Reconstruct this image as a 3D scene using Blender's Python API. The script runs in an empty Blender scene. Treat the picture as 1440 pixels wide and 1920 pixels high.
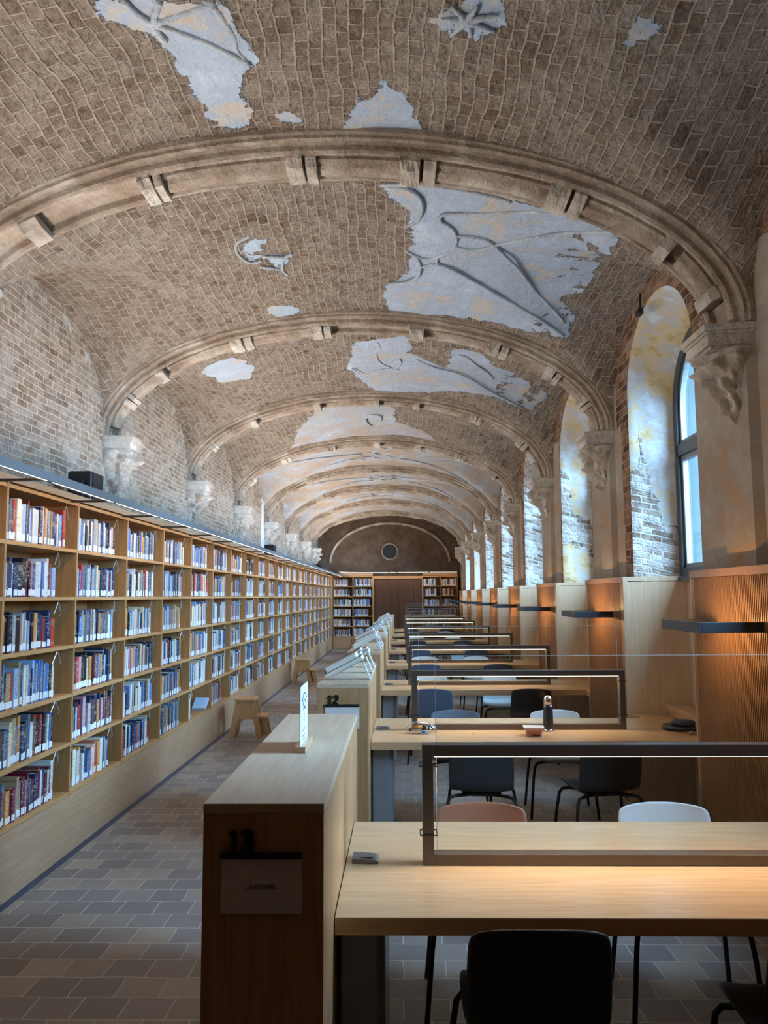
import bpy, bmesh, math, random
import numpy as np
from mathutils import Vector, Matrix, noise as mnoise
random.seed(7)
PI = math.pi
SC = bpy.context.scene
COL = SC.collection

# ------------------------------------------------------------------ camera, sky, sun, exposure
cam_data = bpy.data.cameras.new('camera')
cam_data.sensor_fit = 'VERTICAL'; cam_data.sensor_height = 36.0
cam_data.lens = 1500.0/1920.0*36.0
cam_data.clip_start = .05; cam_data.clip_end = 200
cam = bpy.data.objects.new('camera', cam_data); COL.objects.link(cam)
_p, _y, _r = .1048, -.0205, -.0052
_f = Vector((math.sin(_y)*math.cos(_p), math.cos(_y)*math.cos(_p), math.sin(_p)))
_rt = Vector((math.cos(_y), -math.sin(_y), 0)); _up = _rt.cross(_f)
_M = Matrix((_rt, _up, -_f)).transposed().to_4x4()
_M = _M @ Matrix.Rotation(_r, 4, 'Z')
_M.translation = Vector((0, 0, 1.75))
cam.matrix_world = _M
SC.camera = cam

world = bpy.data.worlds.new('sky'); SC.world = world; world.use_nodes = True
_bg = world.node_tree.nodes['Background']
_bg.inputs[0].default_value = (.29, .68, 1.0, 1); _bg.inputs[1].default_value = 1.15

SC.view_settings.view_transform = 'Standard'; SC.view_settings.look = 'None'
SC.view_settings.gamma = 1; SC.view_settings.use_curve_mapping = False
SC.view_settings.exposure = 0.13
SC.cycles.use_denoising = True
SC.cycles.max_bounces = 8; SC.cycles.diffuse_bounces = 4; SC.cycles.glossy_bounces = 3
SC.cycles.transparent_max_bounces = 40; SC.cycles.transmission_bounces = 4
SC.cycles.sample_clamp_indirect = 6; SC.cycles.caustics_reflective = False; SC.cycles.caustics_refractive = False

def light_obj(name, kind, loc, color, power, direction=None, **kw):
    d = bpy.data.lights.new(name, kind); d.color = color; d.energy = power
    for k, v in kw.items(): setattr(d, k, v)
    o = bpy.data.objects.new(name, d); COL.objects.link(o); o.location = loc
    if direction is not None:
        o.rotation_euler = Vector(direction).to_track_quat('-Z', 'Y').to_euler()
    return o
# soft daylight falling in through the row of tall windows
light_obj('daylight', 'SUN', (9, -4, 9), (.40, .69, 1.0), 84.0, (-.72, .42, -.46), angle=math.radians(75))

# ------------------------------------------------------------------ helpers
MATS = {}
class NT:
    def __init__(s, name):
        s.m = bpy.data.materials.new(name); s.m.use_nodes = True; s.t = s.m.node_tree
        for n in list(s.t.nodes): s.t.nodes.remove(n)
        s.out = s.t.nodes.new('ShaderNodeOutputMaterial')
    def n(s, typ, props=None, **inp):
        nd = s.t.nodes.new('ShaderNode'+typ)
        for k, v in (props or {}).items(): setattr(nd, k, v)
        for k, v in inp.items():
            key = int(k[1:]) if k[0] == '_' and k[1:].isdigit() else k.replace('_', ' ')
            if isinstance(key, str) and key not in nd.inputs: key = key.title()
            s.put(nd.inputs[key], v)
        return nd
    def put(s, sock, v):
        if isinstance(v, bpy.types.NodeSocket): s.t.links.new(v, sock)
        else:
            if sock.type == 'RGBA' and len(v) == 3: v = (*v, 1)
            sock.default_value = v
    def math(s, op, a, b=0.0, clamp=False):
        nd = s.n('Math', {'operation': op, 'use_clamp': clamp}); s.put(nd.inputs[0], a); s.put(nd.inputs[1], b); return nd.outputs[0]
    def vmath(s, op, a, b):
        nd = s.n('VectorMath', {'operation': op}); s.put(nd.inputs[0], a); s.put(nd.inputs[1], b); return nd.outputs[0]
    def mix(s, f, a, b, blend='MIX'):
        nd = s.n('Mix', {'data_type': 'RGBA', 'blend_type': blend}); s.put(nd.inputs[0], f); s.put(nd.inputs[6], a); s.put(nd.inputs[7], b); return nd.outputs[2]
    def mixf(s, f, a, b):
        nd = s.n('Mix', {'data_type': 'FLOAT'}); s.put(nd.inputs[0], f); s.put(nd.inputs[2], a); s.put(nd.inputs[3], b); return nd.outputs[0]
    def ramp(s, f, stops, interp='LINEAR'):
        nd = s.n('ValToRGB'); s.put(nd.inputs[0], f); r = nd.color_ramp; r.interpolation = interp
        while len(r.elements) < len(stops): r.elements.new(.5)
        for e, (p, c) in zip(r.elements, stops): e.position = p; e.color = (*c, 1)
        return nd.outputs[0]
    def noise(s, vec, scale, detail=4, rough=.55):
        nd = s.n('TexNoise', Scale=scale, Detail=detail, Roughness=rough)
        if vec is not None: s.put(nd.inputs['Vector'], vec)
        return nd
    def bsdf(s, color, rough=.6, metal=0.0, height=None, dist=.01, strength=1.0, spec=.5):
        b = s.n('BsdfPrincipled'); s.put(b.inputs['Base Color'], color); s.put(b.inputs['Roughness'], rough); s.put(b.inputs['Metallic'], metal)
        s.put(b.inputs['Specular IOR Level'], spec)
        if height is not None:
            bp = s.n('Bump', Strength=strength, Distance=dist); s.put(bp.inputs['Height'], height); s.t.links.new(bp.outputs[0], b.inputs['Normal'])
        s.t.links.new(b.outputs[0], s.out.inputs[0]); return b
def plain(name, color, rough=.5, metal=0.0, spec=.5, var=.12, scale=30):
    m = NT(name); oc = m.n('TexCoord').outputs['Object']
    nz = m.noise(oc, scale, 3).outputs[0]
    c = m.mix(nz, tuple(x*(1-var) for x in color), tuple(min(1, x*(1+var)) for x in color))
    m.bsdf(c, rough, metal, spec=spec); return m.m
def wood(name, light, dark, axis='Z', rough=.45, scale=1.0, spec=.35):
    m = NT(name); tc = m.n('TexCoord').outputs['Object']; oi = m.n('ObjectInfo').outputs['Random']
    mp = m.n('Mapping'); m.put(mp.inputs[0], tc)
    s = [9.0*scale]*3; s['XYZ'.index(axis)] = .55*scale; mp.inputs['Scale'].default_value = s
    off = m.vmath('ADD', mp.outputs[0], m.n('CombineXYZ', X=m.math('MULTIPLY', oi, 37.0), Y=m.math('MULTIPLY', oi, 11.0)).outputs[0])
    n1 = m.noise(off, 1.2, 6, .6); n2 = m.noise(off, 9.0, 5, .6)
    g = m.math('FRACT', m.math('MULTIPLY', n1.outputs[0], 7.0))
    g = m.math('ABSOLUTE', m.math('SUBTRACT', g, .5))
    f = m.math('ADD', m.math('MULTIPLY', g, .7), m.math('MULTIPLY', n2.outputs[0], .65), True)
    c = m.ramp(f, [(.15, dark), (.75, light)])
    big = m.noise(tc, .7, 2).outputs[0]
    c = m.mix(m.math('MULTIPLY', big, .35), c, tuple(x*.8 for x in dark))
    m.bsdf(c, rough, height=f, dist=.0006, strength=.4, spec=spec); return m.m
def emit(name, color, s):
    m = NT(name); e = m.n('Emission'); m.put(e.inputs[0], color); e.inputs[1].default_value = s
    m.t.links.new(e.outputs[0], m.out.inputs[0]); return m.m
def clearpane(name, tint=(.97, .98, .98), gloss=.06, edge=None):
    m = NT(name); t = m.n('BsdfTransparent'); m.put(t.inputs[0], tint)
    g = m.n('BsdfGlossy', Roughness=.03); m.put(g.inputs[0], (1, 1, 1))
    fr = m.n('Fresnel', IOR=1.45)
    mx = m.n('MixShader'); m.put(mx.inputs[0], m.math('MULTIPLY', fr.outputs[0], gloss/.06*.5, True))
    m.t.links.new(t.outputs[0], mx.inputs[1]); m.t.links.new(g.outputs[0], mx.inputs[2])
    m.t.links.new(mx.outputs[0], m.out.inputs[0]); return m.m
def masonry(name, bw, bh, bricks, mortar, plaster, msize=.008, warp=.02, dist=.02, wash=None, nscale=5.0, edge=.9, offset=.5, rand=.35, aged=False):
    m = NT(name); uv = m.n('UVMap').outputs[0]
    wn = m.noise(uv, 7.0, 4).outputs[1]
    vec = m.vmath('ADD', uv, m.vmath('MULTIPLY', m.vmath('SUBTRACT', wn, (.5, .5, .5)), (warp, warp, 0)))
    wn2 = m.noise(uv, 1.3, 2).outputs[1]
    vec = m.vmath('ADD', vec, m.vmath('MULTIPLY', m.vmath('SUBTRACT', wn2, (.5, .5, .5)), (warp*4, warp*4, 0)))
    br = m.n('TexBrick', {'offset': offset}, Scale=1.0, Bias=0.0)
    m.put(br.inputs['Vector'], vec); br.inputs['Color1'].default_value = (0, 0, 0, 1); br.inputs['Color2'].default_value = (1, 1, 1, 1)
    br.inputs['Mortar'].default_value = (.5, .5, .5, 1)
    br.inputs['Mortar Size'].default_value = msize; br.inputs['Mortar Smooth'].default_value = .45
    br.inputs['Brick Width'].default_value = bw; br.inputs['Row Height'].default_value = bh
    rnd = br.outputs[0]; mort = br.outputs[1]
    grain = m.noise(uv, 38.0, 6, .65).outputs[0]
    med = m.noise(uv, 11.0, 5, .6).outputs[0]
    big = m.noise(uv, 1.7, 4, .6).outputs[0]
    bf = m.math('ADD', m.math('MULTIPLY', rnd, .5), m.math('MULTIPLY', m.math('ADD', med, m.math('SUBTRACT', big, .5)), .5), True)
    bc = m.ramp(bf, bricks)
    mf = m.math('MULTIPLY', mort, m.math('ADD', .45, m.math('MULTIPLY', med, .9)), True)
    c = m.mix(mf, bc, mortar)
    if wash:
        wf = m.ramp(m.noise(uv, 2.6, 7, .7).outputs[0], [(.42, (0, 0, 0)), (.62, (1, 1, 1))])
        c = m.mix(m.math('MULTIPLY', wf, wash[1]), c, wash[0])
    c = m.mix(.75, c, m.ramp(m.math('ADD', m.math('MULTIPLY', grain, .6), m.math('MULTIPLY', med, .4)), [(.32, (.42, .40, .38)), (.5, (.95, .95, .95)), (.68, (1.25, 1.22, 1.18))]), 'MULTIPLY')  # low grain darkened, high grain lifted: crevice shade painted into the colour
    pn = m.noise(uv, 2.2, 8, .68).outputs[0]; pn2 = m.noise(m.vmath('ADD', uv, (5.3, 2.1, 0)), 9.0, 6, .7).outputs[0]
    pc = m.ramp(m.math('ADD', m.math('MULTIPLY', pn, .75), m.math('MULTIPLY', pn2, .25)), plaster)
    if aged:
        sx = m.n('SeparateXYZ'); m.put(sx.inputs[0], uv)
        ag = m.math('MULTIPLY', m.math('SUBTRACT', sx.outputs[0], 8.0), .14, True)
        ag = m.math('MULTIPLY', ag, m.ramp(m.noise(m.vmath('ADD', uv, (1.7, 9.2, 0)), 1.4, 7, .7).outputs[0], [(.36, (.1, .1, .1)), (.56, (1, 1, 1))]))
        pc = m.mix(ag, pc, (.42, .335, .265))
    at = m.n('Attribute', {'attribute_name': 'pl'}).outputs['Fac']
    en = m.math('ADD', m.noise(uv, nscale, 7, .68).outputs[0], -.5)
    mk = m.math('ADD', m.math('MULTIPLY', m.math('ADD', at, m.math('MULTIPLY', en, edge*2)), 14.0), .5, True)
    c = m.mix(mk, c, pc)
    h_b = m.math('ADD', m.math('ADD', m.math('MULTIPLY', mort, .42), m.math('MULTIPLY', rnd, rand)), m.math('ADD', m.math('MULTIPLY', med, .8), m.math('MULTIPLY', grain, .34)))
    h_p = m.math('ADD', 1.15, m.math('ADD', m.math('MULTIPLY', pn2, .18), m.math('MULTIPLY', grain, .05)))
    h = m.mixf(mk, h_b, h_p)
    m.bsdf(c, .92, height=h, dist=dist, strength=1.0, spec=.15)
    return m.m

class MB:
    """collects shapes, then links them as one mesh object"""
    def __init__(s): s.v = []; s.f = []; s.mi = []; s.cur = 0
    def face(s, pts):
        b = len(s.v); s.v += [tuple(p) for p in pts]; s.f.append(tuple(range(b, b+len(pts)))); s.mi.append(s.cur)
    def add(s, vs, fs):
        b = len(s.v); s.v += [tuple(p) for p in vs]
        for f in fs: s.f.append(tuple(b+i for i in f)); s.mi.append(s.cur)
        return s
    def box(s, x0, x1, y0, y1, z0, z1):
        return s.add([(x0,y0,z0),(x1,y0,z0),(x1,y1,z0),(x0,y1,z0),(x0,y0,z1),(x1,y0,z1),(x1,y1,z1),(x0,y1,z1)],
              [(0,3,2,1),(4,5,6,7),(0,1,5,4),(1,2,6,5),(2,3,7,6),(3,0,4,7)])
    def prism(s, poly, h0, h1, axis='Z'):
        n = len(poly)
        def P(a, b, h): return {'Z': (a, b, h), 'Y': (a, h, b), 'X': (h, a, b)}[axis]
        area = sum(poly[i][0]*poly[(i+1) % n][1]-poly[(i+1) % n][0]*poly[i][1] for i in range(n))
        if axis == 'Y': area = -area
        if area < 0: poly = poly[::-1]
        vs = [P(a, b, h0) for a, b in poly]+[P(a, b, h1) for a, b in poly]
        fs = [tuple(range(n-1, -1, -1)), tuple(range(n, 2*n))]+[(i, (i+1) % n, n+(i+1) % n, n+i) for i in range(n)]
        return s.add(vs, fs)
    def tube(s, pts, r, n=8, cap=True):
        pts = [Vector(p) for p in pts]; rings = []; up = None
        for i, p in enumerate(pts):
            t = (pts[min(i+1, len(pts)-1)]-pts[max(i-1, 0)]).normalized()
            if up is None: up = Vector((0, 0, 1)) if abs(t.z) < .9 else Vector((1, 0, 0))
            a = t.cross(up).normalized(); up = a.cross(t).normalized()
            rr = r[i] if isinstance(r, (list, tuple)) else r
            rings.append([p+rr*(math.cos(2*PI*k/n)*a+math.sin(2*PI*k/n)*up) for k in range(n)])
        vs = [q for rg in rings for q in rg]; fs = []
        for i in range(len(pts)-1):
            for k in range(n): fs.append((i*n+k, i*n+(k+1) % n, (i+1)*n+(k+1) % n, (i+1)*n+k))
        if cap: fs += [tuple(range(n-1, -1, -1)), tuple(range((len(pts)-1)*n, len(pts)*n))]
        return s.add(vs, fs)
    def lathe(s, prof, cx=0, cy=0, n=24):
        vs = []; fs = []
        for (r, z) in prof:
            for k in range(n): vs.append((cx+r*math.cos(2*PI*k/n), cy+r*math.sin(2*PI*k/n), z))
        for i in range(len(prof)-1):
            for k in range(n): fs.append((i*n+k, i*n+(k+1) % n, (i+1)*n+(k+1) % n, (i+1)*n+k))
        fs.append(tuple(range(n-1, -1, -1))); fs.append(tuple(range((len(prof)-1)*n, len(prof)*n)))
        return s.add(vs, fs)
    def grid(s, rows):
        nr, nc = len(rows), len(rows[0])
        return s.add([p for r in rows for p in r], [(i*nc+j, i*nc+j+1, (i+1)*nc+j+1, (i+1)*nc+j) for i in range(nr-1) for j in range(nc-1)])
    def mesh(s, name, mats, smooth=False):
        me = bpy.data.meshes.new(name); me.from_pydata(s.v, [], s.f); me.update()
        for m in (mats if isinstance(mats, (list, tuple)) else [mats]): me.materials.append(m)
        if any(s.mi): me.polygons.foreach_set('material_index', s.mi)
        if smooth:
            me.polygons.foreach_set('use_smooth', [True]*len(me.polygons))
            if smooth == 'sharp': me.set_sharp_from_angle(angle=math.radians(28))
        return me
    def build(s, name, mats, parent=None, smooth=False, bevel=0, seg=2, loc=None):
        return link(name, s.mesh(name, mats, smooth), parent, bevel, seg, loc)
def link(name, me, parent=None, bevel=0, seg=2, loc=None):
    o = bpy.data.objects.new(name, me); COL.objects.link(o)
    if parent is not None: o.parent = parent
    if loc is not None: o.location = loc
    if bevel:
        b = o.modifiers.new('bevel', 'BEVEL'); b.width = bevel; b.segments = seg; b.limit_method = 'ANGLE'
    return o
def tag(o, label=None, cat=None, group=None, kind=None):
    if label: o['label'] = label
    if cat: o['category'] = cat
    if group: o['group'] = group
    if kind: o['kind'] = kind
    return o
def thing(name, loc, label, cat, group=None, rz=0):
    o = bpy.data.objects.new(name, None); COL.objects.link(o); o.location = loc; o.rotation_euler = (0, 0, rz)
    o.empty_display_size = .1
    return tag(o, label, cat, group)
def struct(o): o['kind'] = 'structure'; return o
KIDS = {}
def copy_tree(o, parent=None, top=True):
    c = o.copy(); COL.objects.link(c); c.parent = parent
    for ch in list(o.children): copy_tree(ch, c, False)
    return c
def uvs(me, fn):
    """uv by vertex from a list"""
    l = me.uv_layers.new(name='UVMap'); idx = np.empty(len(me.loops), dtype=np.int64); me.loops.foreach_get('vertex_index', idx)
    l.data.foreach_set('uv', np.asarray(fn, dtype=np.float32)[idx].ravel())
def attr(me, name, vals):
    a = me.attributes.new(name, 'FLOAT', 'POINT'); a.data.foreach_set('value', np.asarray(vals, dtype=np.float32))
def text_mesh(body, size, name, mat, extrude=.0008, offset=0.0, bold=False, align='CENTER', space=1.0):
    cu = bpy.data.curves.new(name, 'FONT'); cu.body = body; cu.size = size; cu.extrude = extrude; cu.offset = offset; cu.align_x = align; cu.space_character = space
    o = bpy.data.objects.new(name, cu); COL.objects.link(o)
    dg = bpy.context.evaluated_depsgraph_get(); me = bpy.data.meshes.new_from_object(o.evaluated_get(dg)); me.name = name
    me.materials.clear(); me.materials.append(mat)
    bpy.data.objects.remove(o); bpy.data.curves.remove(cu); return me
ORD = ['first', 'second', 'third', 'fourth', 'fifth', 'sixth', 'seventh', 'eighth', 'ninth', 'tenth', 'eleventh', 'twelfth', 'thirteenth', 'fourteenth',
       'fifteenth', 'sixteenth', 'seventeenth', 'eighteenth', 'nineteenth', 'twentieth', 'twenty-first', 'twenty-second', 'twenty-third', 'twenty-fourth',
       'twenty-fifth', 'twenty-sixth', 'twenty-seventh', 'twenty-eighth', 'twenty-ninth', 'thirtieth', 'thirty-first', 'thirty-second', 'thirty-third']

# ------------------------------------------------------------------ materials
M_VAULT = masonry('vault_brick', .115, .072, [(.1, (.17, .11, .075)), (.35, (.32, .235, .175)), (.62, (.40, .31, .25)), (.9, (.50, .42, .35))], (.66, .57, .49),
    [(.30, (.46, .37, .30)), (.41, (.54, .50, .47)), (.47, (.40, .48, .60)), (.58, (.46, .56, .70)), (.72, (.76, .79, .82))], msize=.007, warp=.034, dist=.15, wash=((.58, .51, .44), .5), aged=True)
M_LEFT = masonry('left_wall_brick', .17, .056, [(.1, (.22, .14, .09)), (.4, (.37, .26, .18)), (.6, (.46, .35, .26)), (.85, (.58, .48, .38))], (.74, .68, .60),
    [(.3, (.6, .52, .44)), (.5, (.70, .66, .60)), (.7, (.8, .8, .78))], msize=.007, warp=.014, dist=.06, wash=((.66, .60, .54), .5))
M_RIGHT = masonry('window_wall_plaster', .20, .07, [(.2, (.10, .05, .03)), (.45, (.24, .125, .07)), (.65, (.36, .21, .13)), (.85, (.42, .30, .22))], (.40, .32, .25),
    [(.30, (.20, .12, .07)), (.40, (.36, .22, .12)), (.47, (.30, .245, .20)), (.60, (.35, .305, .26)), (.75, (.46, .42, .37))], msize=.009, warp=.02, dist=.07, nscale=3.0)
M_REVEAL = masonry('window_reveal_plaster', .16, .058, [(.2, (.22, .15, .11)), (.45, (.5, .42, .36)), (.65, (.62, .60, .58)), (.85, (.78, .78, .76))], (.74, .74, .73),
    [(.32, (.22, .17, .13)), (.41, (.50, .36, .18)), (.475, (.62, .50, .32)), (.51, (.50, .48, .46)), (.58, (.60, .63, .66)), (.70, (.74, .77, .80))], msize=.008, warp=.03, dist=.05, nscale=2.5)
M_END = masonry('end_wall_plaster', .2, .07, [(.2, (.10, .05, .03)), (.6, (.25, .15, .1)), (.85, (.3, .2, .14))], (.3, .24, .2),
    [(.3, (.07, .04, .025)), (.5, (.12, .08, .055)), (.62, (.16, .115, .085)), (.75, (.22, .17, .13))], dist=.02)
def stone_mat(name, a, b, c):
    m = NT(name); oc = m.n('TexCoord').outputs['Object']
    n1 = m.noise(oc, 3.0, 8, .7).outputs[0]; n2 = m.noise(oc, 30.0, 6, .65).outputs[0]
    col = m.ramp(n1, [(.32, a), (.5, b), (.68, c)])
    m.bsdf(col, .9, height=m.math('ADD', m.math('MULTIPLY', n1, 1.0), m.math('MULTIPLY', n2, .6)), dist=.045, spec=.15); return m.m
M_STONE = stone_mat('rib_stone', (.25, .18, .13), (.43, .345, .275), (.66, .60, .52))
M_CORBEL = stone_mat('corbel_stone', (.38, .31, .25), (.58, .51, .44), (.78, .75, .70))
M_RELIEF = stone_mat('plaster_moulding', (.40, .42, .46), (.5, .56, .64), (.72, .76, .80))
M_OAKS = wood('shelf_oak', (.56, .31, .13), (.39, .20, .075), 'Y', .5)
M_OAKSV = wood('shelf_oak_upright', (.47, .25, .10), (.32, .155, .055), 'Z', .5)
M_OAKP = wood('plinth_oak', (.50, .31, .19), (.38, .22, .125), 'Y', .5)
M_TABLE = wood('table_oak', (.70, .46, .26), (.55, .34, .18), 'X', .22, spec=.6)
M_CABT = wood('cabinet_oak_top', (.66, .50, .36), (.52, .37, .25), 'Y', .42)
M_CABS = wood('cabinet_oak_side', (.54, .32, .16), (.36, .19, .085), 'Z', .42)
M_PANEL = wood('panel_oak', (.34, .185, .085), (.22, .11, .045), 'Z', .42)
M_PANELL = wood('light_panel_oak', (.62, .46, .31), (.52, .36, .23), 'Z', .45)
M_STOOL = wood('stool_oak', (.60, .36, .17), (.42, .23, .10), 'Z', .5)
M_DOOR = wood('door_walnut', (.13, .05, .02), (.07, .025, .01), 'Z', .5)
M_STEEL = plain('dark_steel', (.06, .055, .055), .38, .7, var=.2)
M_LAMP = plain('lamp_bronze_steel', (.13, .11, .10), .35, .6)
M_BAR = plain('light_rail_grey', (.19, .19, .20), .5)
M_SCONCE = plain('sconce_black_steel', (.035, .04, .05), .4, .5)
M_BLACK = plain('black_plastic', (.012, .012, .014), .45)
M_WHITEP = plain('white_plastic', (.75, .78, .80), .35, var=.03)
M_PAPER = plain('paper', (.72, .66, .62), .8, var=.03)
M_CARDSTOCK = plain('sign_card', (.74, .78, .82), .5, var=.02)
M_INK = plain('ink_black', (.01, .01, .012), .6)
M_INKG = plain('ink_grey', (.10, .12, .18), .6)
M_LED = emit('led_warm', (1.0, .86, .66), 4.0)
M_LEDC = emit('led_neutral', (1.0, .93, .80), 3.5)
M_PANE = clearpane('clear_screen')
M_EDGE = plain('screen_edge', (.55, .62, .65), .15)
M_GLASS = clearpane('window_glass', (.95, .98, 1.0), .05)
M_FRAME = plain('window_frame_grey', (.045, .05, .055), .45, .2)
M_TOE = plain('toe_recess_shade', (.03, .05, .10), .5)
def chair_mat(name, c): return plain(name, c, .42, 0, .45, var=.05)
M_CH = {'dark grey': chair_mat('chair_shell_dark_grey', (.045, .045, .05)), 'slate blue': chair_mat('chair_shell_slate', (.10, .14, .21)), 'brown': chair_mat('chair_shell_brown', (.30, .13, .08)),
        'pale grey': chair_mat('chair_shell_pale', (.55, .58, .60)), 'black': chair_mat('chair_shell_black', (.015, .012, .013))}
def floor_mat():
    m = NT('floor_tiles'); oc = m.n('TexCoord').outputs['Object']
    wn = m.noise(oc, 5.0, 3).outputs[1]
    vec = m.vmath('ADD', oc, m.vmath('MULTIPLY', m.vmath('SUBTRACT', wn, (.5, .5, .5)), (.022, .022, 0)))
    br = m.n('TexBrick', {'offset': .42}, Scale=1.0, Bias=0.0); m.put(br.inputs['Vector'], vec)
    br.inputs['Color1'].default_value = (0, 0, 0, 1); br.inputs['Color2'].default_value = (1, 1, 1, 1)
    br.inputs['Mortar Size'].default_value = .0045; br.inputs['Mortar Smooth'].default_value = .3
    br.inputs['Brick Width'].default_value = .20; br.inputs['Row Height'].default_value = .185
    big = m.noise(oc, 1.5, 5).outputs[0]; med = m.noise(oc, 14, 6, .65).outputs[0]
    f = m.math('ADD', m.math('MULTIPLY', br.outputs[0], .50), m.math('MULTIPLY', m.math('ADD', big, m.math('MULTIPLY', med, 1.0)), .30))
    c = m.ramp(f, [(.1, (.15, .14, .14)), (.45, (.20, .185, .18)), (.65, (.26, .235, .215)), (.85, (.34, .29, .23))])
    c = m.mix(m.math('MULTIPLY', br.outputs[1], .9), c, (.50, .48, .47))
    h = m.math('SUBTRACT', m.math('ADD', m.math('MULTIPLY', med, .5), m.math('MULTIPLY', br.outputs[0], .3)), br.outputs[1])
    m.bsdf(c, m.math('ADD', .38, m.math('MULTIPLY', med, .3)), height=h, dist=.006, spec=.4); return m.m
M_FLOOR = floor_mat()
def book_mat():
    m = NT('book_cover'); oi = m.n('ObjectInfo'); oc = m.n('TexCoord').outputs['Object']
    sp = m.n('SeparateXYZ'); m.put(sp.inputs[0], oc)
    v = m.n('CombineXYZ', X=m.math('MULTIPLY', oi.outputs['Random'], 91.0), Y=m.math('MULTIPLY', sp.outputs[1], 2.2), Z=m.math('MULTIPLY', sp.outputs[2], 16.0)).outputs[0]
    n = m.noise(v, 2.0, 2).outputs[0]
    band = m.math('GREATER_THAN', n, .60)
    v2 = m.n('CombineXYZ', X=m.math('MULTIPLY', oi.outputs['Random'], 57.0), Z=m.math('MULTIPLY', sp.outputs[2], 3.0)).outputs[0]
    wide = m.math('GREATER_THAN', m.noise(v2, 1.6, 1).outputs[0], .62)
    tc = m.mix(m.math('GREATER_THAN', oi.outputs['Random'], .5), (.75, .72, .66), (.04, .04, .07))
    c = m.mix(m.math('MULTIPLY', wide, .5), oi.outputs['Color'], (.45, .30, .20))
    mid = m.math('MULTIPLY', m.math('GREATER_THAN', sp.outputs[2], .32), m.math('LESS_THAN', sp.outputs[2], .92))
    c = m.mix(m.math('MULTIPLY', m.math('MULTIPLY', band, mid), .7), c, tc)
    m.bsdf(c, .5, spec=.35); return m.m
M_BOOK = book_mat()
M_PAGES = plain('book_pages', (.72, .66, .56), .9, var=.08, scale=60)
M_SLABEL = plain('spine_label_white', (.70, .71, .71), .6, var=.03)
def stuff_book_mat():
    m = NT('far_book_covers'); a = m.n('Attribute', {'attribute_name': 'bcol'}).outputs['Color']
    oc = m.n('TexCoord').outputs['Object']; mp = m.n('Mapping'); m.put(mp.inputs[0], oc); mp.inputs['Scale'].default_value = (1, 1, 5)
    n = m.noise(mp.outputs[0], 22, 3).outputs[0]
    c = m.mix(m.math('MULTIPLY', m.math('GREATER_THAN', n, .6), .45), a, (.5, .48, .45))
    m.bsdf(c, .5, spec=.3); return m.m
M_FBOOK = stuff_book_mat()

# ------------------------------------------------------------------ the room
BAY = 3.03; YB0 = 6.23; YP0 = 4.70          # window bay centres and pier centres repeat every BAY
XL, XR, Y0, Y1 = -2.85, 2.03, -2.0, 27.45
XC, VA, VZ, VB = -.45, 2.49, 3.25, 1.25
PATCH = [[[-1.36,3.3],[-0.77,3.41],[-0.78,3.55],[-0.71,3.76],[-0.74,3.91],[-0.79,3.81],[-0.84,4.16],[-0.87,4.39],[-0.99,4.42],[-1.07,4.37],[-1.07,4.19],[-1.14,4.1],[-1.11,3.93],[-1.12,3.78],[-1.18,3.6],[-1.31,3.53],[-1.37,3.41]],[[0.17,3.5],[0.26,3.4],[0.33,3.37],[0.47,3.35],[0.5,3.48],[0.45,3.59],[0.35,3.61],[0.28,3.59],[0.24,3.65],[0.26,3.56]],[[1.06,3.42],[1.11,3.38],[1.19,3.4],[1.22,3.46],[1.17,3.5],[1.09,3.49]],[[0.98,3.48],[1.03,3.48],[1.04,3.51],[1.0,3.52]],[[-0.33,4.41],[-0.24,4.2],[-0.16,4.14],[-0.06,4.0],[-0.03,4.06],[0.06,4.14],[0.12,4.31],[0.14,4.53],[-0.15,4.57],[-0.32,4.55]],[[-0.73,4.28],[-0.6,4.26],[-0.6,4.36],[-0.7,4.39]],[[-1.41,3.72],[-1.33,3.74],[-1.35,3.8],[-1.41,3.77]],[[-0.12,5.06],[0.19,5.04],[0.54,5.04],[0.92,5.02],[1.21,4.92],[1.44,4.93],[1.42,5.23],[1.57,6.11],[1.57,6.5],[1.44,6.67],[1.55,6.91],[1.52,7.12],[1.06,7.29],[0.27,7.48],[-0.12,7.51],[-0.12,6.91],[0.06,6.57],[0.09,5.99],[0.11,5.72],[0.05,5.48],[-0.06,5.3]],[[-1.27,5.95],[-1.09,5.66],[-0.99,5.77],[-1.02,6.04],[-0.86,6.14],[-0.88,6.39],[-1.04,6.57],[-1.09,6.33],[-1.27,6.15]],[[-1.22,7.15],[-0.88,7.18],[-0.96,7.63],[-1.24,7.54]],[[-0.48,8.43],[0.12,8.13],[0.14,8.72],[0.31,8.89],[0.54,9.17],[0.58,8.39],[0.85,8.26],[1.48,9.38],[1.86,9.77],[1.71,10.07],[1.01,9.88],[0.36,10.37],[-0.21,10.58],[-0.41,10.32],[-0.64,9.43]],[[-2.14,8.42],[-1.98,8.27],[-1.76,8.3],[-1.63,8.88],[-1.77,9.25],[-2.14,9.23]],[[-1.56,12.15],[-1.15,11.28],[-0.07,11.06],[-0.04,12.36],[0.44,12.97],[0.95,14.12],[-1.11,14.99],[-1.96,15.27],[-2.42,15.59]]]
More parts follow.
